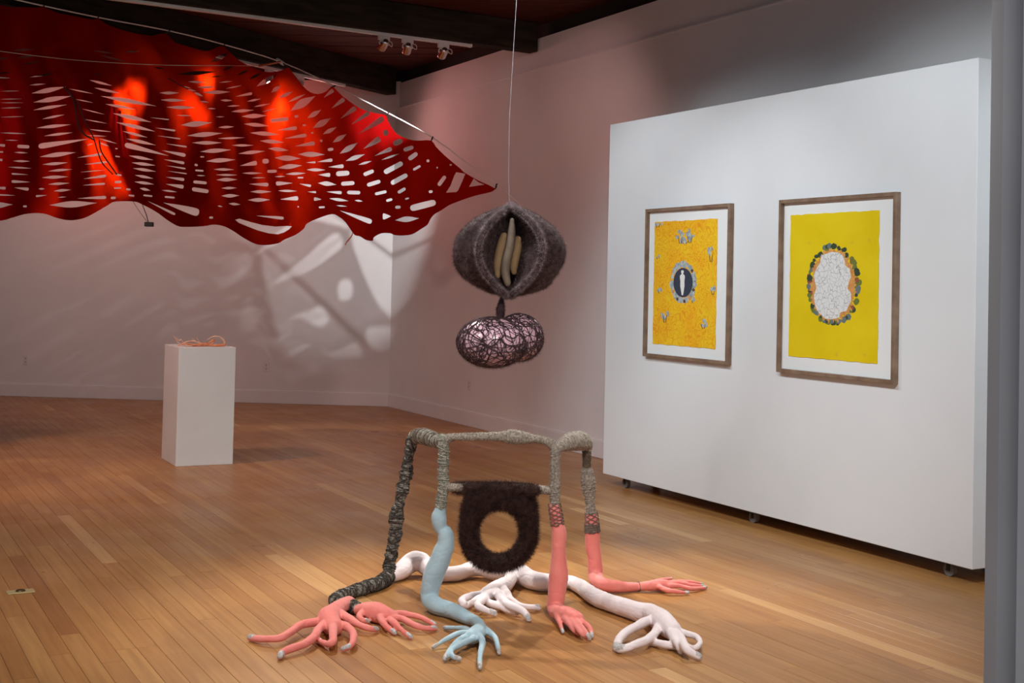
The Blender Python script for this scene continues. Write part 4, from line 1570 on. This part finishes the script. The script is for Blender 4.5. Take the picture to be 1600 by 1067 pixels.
# long pale arm lying across the back with a hand at either end
w1 = pts_z([(617, 899, 9.5), (626, 892.5, 13), (636, 884, 14.5, 0.055), (647, 877, 15.5, 0.075), (658, 878.5, 15, 0.070), (668, 887, 13, 0.05), (682, 896, 11.5), (698, 897, 11.5), (717, 895, 11.5), (735, 889, 11.5, 0.045), (752, 888, 12, 0.050), (768, 893, 12, 0.045), (784, 895, 12.5, 0.045), (800, 892, 14, 0.055), (813, 896, 14.5, 0.055), (827, 904, 14.5), (843, 908.5, 14), (867, 910, 12.5), (889, 909, 10.5), (908, 917, 11.5), (929, 932, 13), (950, 940.5, 13.2), (976, 949, 14), (998, 956, 14.5), (1018, 959.5, 15.5, 0.048), (1037, 973, 17.5, 0.052), (1050, 985, 15, 0.050)])
w2 = pts_z([(803, 893, 12, 0.05), (799, 902, 10.5, 0.048), (794, 910, 10.5, 0.046), (785, 917, 13.5, 0.048), (772, 923, 13.5, 0.046), (760, 928, 11, 0.042)])
limb(M_PALE, [w1, w2], [
    # right hand
    finger([(1024, 967), (1010, 971), (997, 977.5), (981, 986), (968, 998), (963, 1012)], 8.0, 6.6, 0.05, 0.012),
    finger([(1029, 978), (1023, 990), (1012, 999), (1000, 1004.5), (983, 1011), (968, 1014.5)], 7.4, 6.4, 0.045, 0.006),
    finger([(1056, 1009), (1046, 1008), (1032, 1005.5), (1017, 1002.5)], 6.6, 6.0, 0.02, 0.006),
    finger([(1046, 986), (1053, 997), (1060, 1008), (1064, 1017)], 7.6, 5.4, 0.05, 0.012),
    finger([(1058, 990), (1066, 1001), (1071, 1012), (1079, 1019), (1092, 1026.5)], 8.0, 5.6, 0.05, 0.010),
    finger([(1060, 985), (1074, 990), (1088, 995), (1094, 1005), (1085, 1013), (1073, 1009)], 5.8, 4.4, 0.05, 0.004),
    # left hand
    finger([(764, 926), (752, 928.5), (737, 931), (723, 936), (722, 943), (730, 946)], 6.6, 5.4, 0.045, 0.008),
    finger([(764, 928), (752, 933.5), (741, 940), (733, 945)], 6.6, 5.4, 0.045, 0.012),
    finger([(768, 928), (759, 932), (752, 939.5), (746, 946), (757, 952.5), (772.6, 958.6)], 7.6, 4.8, 0.05, 0.014),
    finger([(764, 942), (783, 948), (796, 953.5), (807, 958)], 6.4, 4.6, 0.03, 0.004),
    finger([(776, 926), (785, 937), (796, 945), (810, 951), (820, 957.5), (826, 967)], 7.6, 5.2, 0.05, 0.012),
    finger([(786, 920), (793, 929), (799, 938), (817, 947.5), (841, 949.5)], 7.0, 4.8, 0.05, 0.006)],
    voxel=0.0046, label='long blush white stuffed arm lying across the floor with hands at both ends', nail_len=0.019)


# ---- yarn wrapped frame
def wrap(name, P, R, m, pitch=0.0058, yr=0.0029, cross=0, cm=None, fuzz=700, label=None):
    q, r = catmull(P, R, 14)
    T, X, Y = frames(q)
    mb = MB()
    v, f = sweep(q, [x * 0.9 for x in r], 12, 1)
    mb.add(v, f, True)
    core = mesh(v, f)
    L_ = [0.0]
    for a, b in zip(q, q[1:]):
        L_.append(L_[-1] + (b - a).length)
    tot = L_[-1]

    def at(s):
        s = min(max(s, 0), tot)
        k = int(np.searchsorted(L_, s, side='right')) - 1
        k = min(max(k, 0), len(q) - 2)
        t = (s - L_[k]) / max(1e-9, L_[k + 1] - L_[k])
        return q[k].lerp(q[k + 1], t), r[k] + (r[k + 1] - r[k]) * t, X[k].lerp(X[k + 1], t).normalized(), T[k]

    def coil(mb_, pt, sign, yrad, lift, seg=10, wob=0.6):
        turns = tot / pt
        n = int(turns * seg)
        pts, rr = [], []
        for i in range(n + 1):
            s = tot * i / n
            s2 = s + pt * wob * noise.noise(Vector((s * 60, sign * 5.3, pt * 900)))
            c, rad, x, t = at(s2)
            y_ = t.cross(x)
            a = sign * 2 * math.pi * s / pt
            bump = 1.0 + 0.16 * noise.noise(Vector((s * 35, a * 0.2, 4.4)))
            pts.append(c + (x * math.cos(a) + y_ * math.sin(a)) * (rad * 0.93 * bump + lift))
            rr.append(yrad * random.uniform(0.62, 1.35))
        vv, ff = sweep(pts, rr, 5, 1, False)
        mb_.add(vv, ff, True)
    coil(mb, pitch, 1, yr, 0)
    o = obj(name, mb.mesh(), m, SCU)
    if label:
        o['label'] = label
    if cross:
        mc = MB()
        for k in range(cross):
            coil(mc, 0.035 + 0.022 * k, -1 if k % 2 == 0 else 1, yr * 1.15, yr * 0.8, 16, 0.6)
        obj('cross_wrap', mc.mesh(), cm or m, o)
    if fuzz:
        h = hair(core, int(fuzz * 1.8), 0.016, 0.00045, 0.1, 0.9)
        tag(obj('yarn_fuzz', h, m, o), kind='stuff')
    return o


A_v = pts_d([(645, 686, 9), (640, 703, 7.0), (637, 722, 6.4), (636, 732, 8.2), (635, 741, 10.6), (632.5, 750, 7.4), (629, 763, 10.6), (627, 773, 7.6), (625, 783, 6.8), (620.5, 797, 8.6), (619, 811, 11.2), (618.5, 822, 8.6), (618, 832, 9.6), (615, 848, 8.2), (611, 868, 8.8), (609.5, 878, 7.8), (608.5, 886, 9.6)], DA)
A_h = pts_z([(607, 900, 10), (592, 911, 9.6), (577, 916, 9.2), (563, 920.5, 9.4), (548, 925.5, 8.6), (534, 931, 9), (524, 937, 9.2), (530, 942.5, 9), (544, 945, 9.4), (557, 950, 9.6)])
wrap('wrapped_leg', A_v[0] + A_h[0], A_v[1] + A_h[1], M_YDARK, 0.0078, 0.0038, 4, M_YBLACK, 2600, 'charcoal yarn wrapped leg that bends and trails along the floor')
tb = at_y(691, 690, DB)
wrap('wrapped_link', [at_y(644, 688, DA), at_y(648, 682, DA), at_y(658, 681.5, DA - 0.12), at_y(670, 684, DA - 0.30), at_y(682, 688.5, DB + 0.1), tb], [0.029, 0.032, 0.036, 0.036, 0.032, 0.026], M_YGREEN, 0.0070, 0.0035, 1, M_CORD, 900)
B_v = pts_d([(692, 686, 9), (693, 703, 8.2), (693.5, 722, 8), (692, 741, 7.8), (694, 758, 8.6), (690.5, 775, 8), (688.5, 795, 8.2)], DB)
wrap('wrapped_leg', *B_v, M_YGREEN, 0.0066, 0.0033, 1, M_YGREEN, 900)
wrap('wrapped_bar', *pts_d([(697, 687, 8), (706, 683, 6), (734, 682.5, 6), (760, 682, 6.4), (780, 682, 7.4), (793, 682.5, 10.5), (806, 683, 12.3), (820, 684.5, 10), (834, 685.5, 6.6), (850, 688, 6.2), (862, 694, 7.2), (867, 702, 8)], DB, DC), M_YBEIGE, 0.0056, 0.0028, 0, None, 900)
C_v = pts_d([(868, 698, 8), (868, 712, 8), (867, 726, 7.6), (867.5, 740, 8), (867, 757, 8.4), (867, 772, 8), (866.5, 790, 8)], DC)
wrap('wrapped_leg', *C_v, M_YBEIGE, 0.0056, 0.0028, 0, None, 800)
wrap('wrapped_link', [at_y(868, 701, DC), at_y(876, 696, DC + 0.06), at_y(888, 691, DC + 0.2), at_y(900, 689, DD - 0.15), at_y(909, 689, DD - 0.05), at_y(916, 694, DD), at_y(917, 703, DD)],
     [0.022, 0.028, 0.038, 0.046, 0.047, 0.036, 0.026], M_YBEIGE, 0.0056, 0.0028, 0, None, 1100)
wrap('wrapped_leg', *pts_d([(916.5, 699, 6.8), (917, 715, 6.2), (916.5, 728, 6.0), (917, 737, 9.6), (918.5, 748, 11.4), (919.5, 760, 11.4), (921, 776, 9), (922.5, 790, 7.6), (923.5, 803, 8.4)], DD), M_YBEIGE, 0.0056, 0.0028, 0, None, 900)
wrap('brown_wrapping', *pts_d([(916.6, 705, 6.9), (917, 716, 6.5), (916.6, 729, 6.4)], DD - 0.005), M_YBROWN, 0.005, 0.0027, 0, None, 120)
wrap('crossbar', *pts_d([(694, 760, 6), (704, 761.5, 6.2), (722, 762, 6.6), (778, 763, 7), (832, 764.5, 7), (850, 765.5, 6.6), (866, 767, 6)], DB, DC), M_YBEIGE, 0.0056, 0.0028, 0, None, 500)


def lashing(P, R, turns, yr, label=None):
    q, r = catmull(P, R, 12)
    T, X, Y = frames(q)
    mb = MB()
    n = len(q)
    for sign, ph, tn in [(sg, k_ * 2 * math.pi / 5 + 0.3 * sg, turns) for sg in (1, -1) for k_ in range(5)]:
        pts = []
        N_ = max(10, int(tn * 26))
        for i in range(N_ + 1):
            s = i / N_ * (n - 1)
            k = min(int(s), n - 2)
            t = s - k
            a = sign * 2 * math.pi * tn * i / N_ + ph
            c = q[k].lerp(q[k + 1], t)
            x, y_ = X[k], Y[k]
            pts.append(c + (x * math.cos(a) + y_ * math.sin(a)) * (r[k] * 1.03 + 0.001))
        v, f = sweep(pts, yr, 5, 1, False)
        mb.add(v, f, True)
    o = obj('cord_lashing', mb.mesh(), M_CORD, SCU)
    return o


lashing(*pts_d([(866.3, 786, 9.0), (868, 800, 9.8), (870, 812, 10)], DC), 0.75, 0.0017)
lashing(*pts_d([(870, 813, 10.0), (871.5, 820, 10.2)], DC), 0.3, 0.0019)
lashing(*pts_d([(923.8, 800, 9.4), (925, 815, 10.4), (925.6, 831, 11.8)], DD), 0.8, 0.0020)
lashing(*pts_d([(924.6, 817, 10.8), (925.6, 831, 11.9)], DD), 1.3, 0.0022)
lashing(*pts_z([(997, 916.5, 6.7), (998.5, 916.4, 6.7)]), 0.7, 0.0009)

# ---- furry ring seat hanging from the crossbar
DS = (DB + DC) / 2
ctr = at_y(779.5, 831, DS)
k = DS / F_PX
n1, n2 = 64, 16
v = []
for i in range(n1):
    a = 2 * math.pi * i / n1
    ca, sa = math.cos(a), math.sin(a)
    pw = 0.42 if sa > 0 else 0.95
    ex = (58.5 - 8.0 * max(0.0, sa)) * math.copysign(abs(ca) ** pw, ca)
    ey = (74 if sa > 0 else 59) * math.copysign(abs(sa) ** pw, sa)
    ix, iy = 34.5 * ca, 36.5 * sa
    mid = (RIGHT * (ex + ix) / 2 + ZV * (ey + iy) / 2) * k
    hw = (RIGHT * (ex - ix) / 2 + ZV * (ey - iy) / 2) * k
    for j in range(n2):
        b = 2 * math.pi * j / n2
        v.append(ctr + mid + hw * math.cos(b) + Vector((0, -1, 0)) * math.sin(b) * 0.040)
f = [(i * n2 + j, i * n2 + (j + 1) % n2, ((i + 1) % n1) * n2 + (j + 1) % n2, ((i + 1) % n1) * n2 + j) for i in range(n1) for j in range(n2)]
me = mesh(v, f, True)
bm = bmesh.new()
bm.from_mesh(me)
bmesh.ops.recalc_face_normals(bm, faces=bm.faces)
bm.to_mesh(me)
bm.free()
seat = tag(obj('ring_seat', me, M_FUR, SCU), 'dark brown furry ring seat')
tag(obj('fur', hair(me, 42000, 0.030, 0.00055, 0.3, 0.6), M_FUR, seat), kind='stuff')
for P, R in (pts_d([(713, 762, 7.5), (724, 762.3, 8.5), (734, 763, 9), (780, 764, 9), (824, 765.5, 9), (836, 766, 7.5)], DB, DC),):
    v, f = sweep(P, R, 12, 4)
    me = mesh(v, f, True)
    o = obj('fur_sleeve', me, M_FUR, seat)
    h = obj('sleeve_fur', hair(me, 9000, 0.022, 0.00055, 0.4, 0.6), M_FUR, seat)
    h['kind'] = 'stuff'

# ------------------------------------------------------------------ hanging pods
YP = 6.8
kp = YP / F_PX
HP = thing('hanging_pods', at_y(797, 322, YP), 'plum brown crocheted pod split open over a rounded lower pod, hung on a thin line', 'sculpture')
ROWS = [(322, 792, 797, 799, 804), (326, 777, 793, 803, 815), (331, 764, 788, 809, 828), (338, 749, 779, 818, 842), (346, 736, 771, 826, 854), (356, 725, 763, 834, 866), (368, 715, 756, 841, 876), (380, 710, 751, 845, 882), (392, 708, 749, 846, 884),
        (404, 708, 750, 844, 883), (416, 711, 753, 840, 879), (427, 717, 759, 834, 872), (436, 726, 766, 827, 862), (444, 739, 773, 819, 862), (451, 752, 780, 811, 851), (456, 763, 785, 805, 836), (460, 776, 789, 801, 818), (462, 786, 792, 799, 806)]
rows = []
for idx, (y_, xo, xl, xr, xq) in enumerate(ROWS):
    t = (y_ - 322) / 140.0
    s = math.sqrt(max(0.0, 1 - (2 * t - 1) ** 2))
    fr, bk = 0.235 * s + 0.012, 0.22 * s + 0.012
    cx = (xl + xr) / 2

    def lp(a, b, u):
        return a + (b - a) * u
    ctl = [(cx, bk * 0.35), (lp(xl, cx, 0.72), bk * 0.12), (lp(xl, cx, 0.34), -fr * 0.45), (lp(xl, cx, 0.10), -fr * 0.88), (xl - 1.5 * s, -fr * 1.0), (lp(xl, xo, 0.20), -fr * 0.74), (lp(xl, xo, 0.42), -fr * 0.60), (lp(xl, xo, 0.78), -fr * 0.46), (xo, 0.0),
           (lp(xo, cx, 0.22), bk * 0.7), (lp(xo, cx, 0.6), bk * 0.96), (cx, bk), (lp(xq, cx, 0.6), bk * 0.96), (lp(xq, cx, 0.22), bk * 0.7), (xq, 0.0),
           (lp(xr, xq, 0.78), -fr * 0.46), (lp(xr, xq, 0.42), -fr * 0.60), (lp(xr, xq, 0.20), -fr * 0.74), (xr + 1.5 * s, -fr * 1.0), (lp(xr, cx, 0.10), -fr * 0.88), (lp(xr, cx, 0.34), -fr * 0.45), (lp(xr, cx, 0.72), bk * 0.12)]
    base = [at_y(x, y_, YP) + Vector((0, d, 0)) for x, d in ctl]
    n = len(base)
    out = []
    for i in range(n):
        a, b, c, d = base[i - 1], base[i], base[(i + 1) % n], base[(i + 2) % n]
        for tt in (0, 0.25, 0.5, 0.75):
            out.append(0.5 * ((2 * b) + (c - a) * tt + (2 * a - 5 * b + 4 * c - d) * tt * tt + (3 * b - a - 3 * c + d) * tt ** 3))
    rows.append(out)
nr = len(rows[0])
v = [p for r_ in rows for p in r_]
f = [(i * nr + j, i * nr + (j + 1) % nr, (i + 1) * nr + (j + 1) % nr, (i + 1) * nr + j) for i in range(len(rows) - 1) for j in range(nr)]
f += [tuple(range(nr))[::-1], tuple((len(rows) - 1) * nr + j for j in range(nr))]
me = mesh(v, f)
bm = bmesh.new()
bm.from_mesh(me)
bmesh.ops.triangulate(bm, faces=[q for q in bm.faces if len(q.verts) > 4])
bmesh.ops.recalc_face_normals(bm, faces=bm.faces)
bm.to_mesh(me)
bm.free()
me = apply_mods(me, [('SUBSURF', dict(levels=1, render_levels=1)), ('SMOOTH', dict(factor=0.5, iterations=2))])
displace(me, lambda c: noise.noise(c * 28) * 0.007 + noise.noise(c * 70) * 0.004)
me.polygons.foreach_set('use_smooth', [True] * len(me.polygons))
pod = obj('pod_shell', me, M_POD, HP)
tag(obj('mohair', hair(me, 52000, 0.019, 0.00042, 0.2, 0.75), M_PODHAIR, pod), kind='stuff')
# brighter mohair along the two lips
for side in (2, 3):
    L_ = [at_y(r_[side], r_[0], YP) + Vector((0, -(0.235 * math.sqrt(max(0, 1 - (2 * (r_[0] - 322) / 140.0 - 1) ** 2)) + 0.006), 0)) for r_ in ROWS]
    vv, ff = sweep(L_, 0.015, 8, 3)
    ml = mesh(vv, ff, True)
    lip = obj('lip', ml, M_POD, pod)
    tag(obj('lip_mohair', hair(ml, 7000, 0.021, 0.00045, 0.1, 0.8), M_LIPHAIR, pod), kind='stuff')


def inside_form(lst, m, dy):
    P = [at_y(x, y_, YP + dy) for x, y_, w in lst]
    R = [w * kp for x, y_, w in lst]
    mb_ = MB()
    mb_.tube(P, R, 14, 5)
    return mb_.build('inner_form', m, HP)


inside_form([(787.5, 369, 6), (785, 380, 7.6), (781, 398, 8.2), (778.5, 415, 7.8), (777.5, 430, 5.5)], M_TAN, -0.07)
inside_form([(800, 344, 3.5), (799.5, 360, 6), (797, 382, 7.2), (791.5, 405, 7.6), (789.5, 425, 7.2), (793, 442, 5.5)], M_TAUPE, -0.11)
inside_form([(809, 374, 5.5), (808, 388, 7), (804.5, 405, 7), (802.5, 418, 6.6), (803, 425, 4.6)], M_TAN, -0.065)
mb = MB()
mb.tube([at_y(784.5, 457, YP), at_y(784.5, 465, YP), at_y(783.5, 471, YP), at_y(782.5, 480, YP), at_y(782, 487, YP), at_y(782, 497, YP)], [0.012, 0.008, 0.013, 0.020, 0.021, 0.018], 12, 5)
tas = obj('tassel', mesh(mb.v, mb.f, True), M_NETYARN, HP)
tag(obj('tassel_fuzz', hair(tas.data, 2600, 0.013, 0.00045, 0.4, 0.7), M_NETYARN, tas), kind='stuff')


def ellipsoid(c, rx, ry, rz, nu=28, nv=18):
    v, f = [], []
    for j in range(1, nv):
        th = math.pi * j / nv
        for i in range(nu):
            ph = 2 * math.pi * i / nu
            v.append(c + Vector((rx * math.sin(th) * math.cos(ph), ry * math.sin(th) * math.sin(ph), rz * math.cos(th))))
    top, bot = len(v), len(v) + 1
    v += [c + Vector((0, 0, rz)), c - Vector((0, 0, rz))]
    for j in range(nv - 2):
        for i in range(nu):
            f.append((j * nu + i, (j + 1) * nu + i, (j + 1) * nu + (i + 1) % nu, j * nu + (i + 1) % nu))
    for i in range(nu):
        f.append((top, i, (i + 1) % nu))
        f.append((bot, (nv - 2) * nu + (i + 1) % nu, (nv - 2) * nu + i))
    return v, f


ELL = [(at_y(769, 534.5, YP - 0.03), 55 * kp, 0.165, 39 * kp), (at_y(811, 527, YP + 0.045), 38.5 * kp, 0.13, 37 * kp)]
lobes = []
for (c, rx, ry, rz) in ELL:
    v, f = ellipsoid(c, rx, ry, rz)
    lobes.append(tag(obj('pod_lobe', mesh(v, f, True), M_SATIN, HP), 'shiny pink lobe inside dark netting'))
# yarn wound round the lobes at random
for li, (c, rx, ry, rz) in enumerate(ELL):
    mb = MB()
    for kk in range(98 if li == 0 else 70):
        ax = Vector(rng.normal(0, 1, 3)).normalized()
        if kk % 2 == 0:
            ax.z *= 0.3
            ax.normalize()
        x = ax.orthogonal().normalized()
        y_ = ax.cross(x)
        h = random.uniform(-0.75, 0.75)
        a0, a1 = random.uniform(0, 6.28), random.uniform(2.5, 6.0)
        pts = []
        for i in range(26):
            a = a0 + a1 * i / 25
            d = (x * math.cos(a) + y_ * math.sin(a)) * math.sqrt(1 - h * h) + ax * h
            d = d + Vector((noise.noise(d * 3 + Vector((kk, 0, 0))), noise.noise(d * 3 + Vector((0, kk, 5))), noise.noise(d * 3 + Vector((9, 0, kk))))) * 0.28
            d.normalize()
            l_ = 1.008 + 0.012 * random.random()
            pts.append(c + Vector((d.x * rx, d.y * ry, d.z * rz)) * l_)
        vv, ff = sweep(pts, random.uniform(0.0013, 0.0032), 4, 1, False)
        mb.add(vv, ff, True)
    tag(obj('yarn_netting', mb.mesh(), M_NETYARN, lobes[li]), 'dark plum yarn netting wound round the lobe', kind='stuff')
    v, f = ellipsoid(c, rx * 1.01, ry * 1.01, rz * 1.01)
    me = mesh(v, f)
    zc = c.z
    tag(obj('lobe_mohair', hair(me, 12000, 0.022, 0.00045, 0.1, 0.8, keep=lambda p: (rng.random(len(p)) < np.clip(0.22 + (zc - p[:, 2]) * 8, 0.08, 1.0))), M_PODHAIR, lobes[li]), kind='stuff')
mb = MB()
M_LINE = mat('grey_line', (0.45, 0.41, 0.41), 0.8)
mb.tube([at_y(796.5, 326, YP), at_y(796.3, 180, YP), Vector((at_y(797, 322, YP).x + 0.052, YP, CEIL))], 0.0015, 5, 2)
tag(mb.build('hanging_line', M_LINE, HP), 'thin pale hanging line')
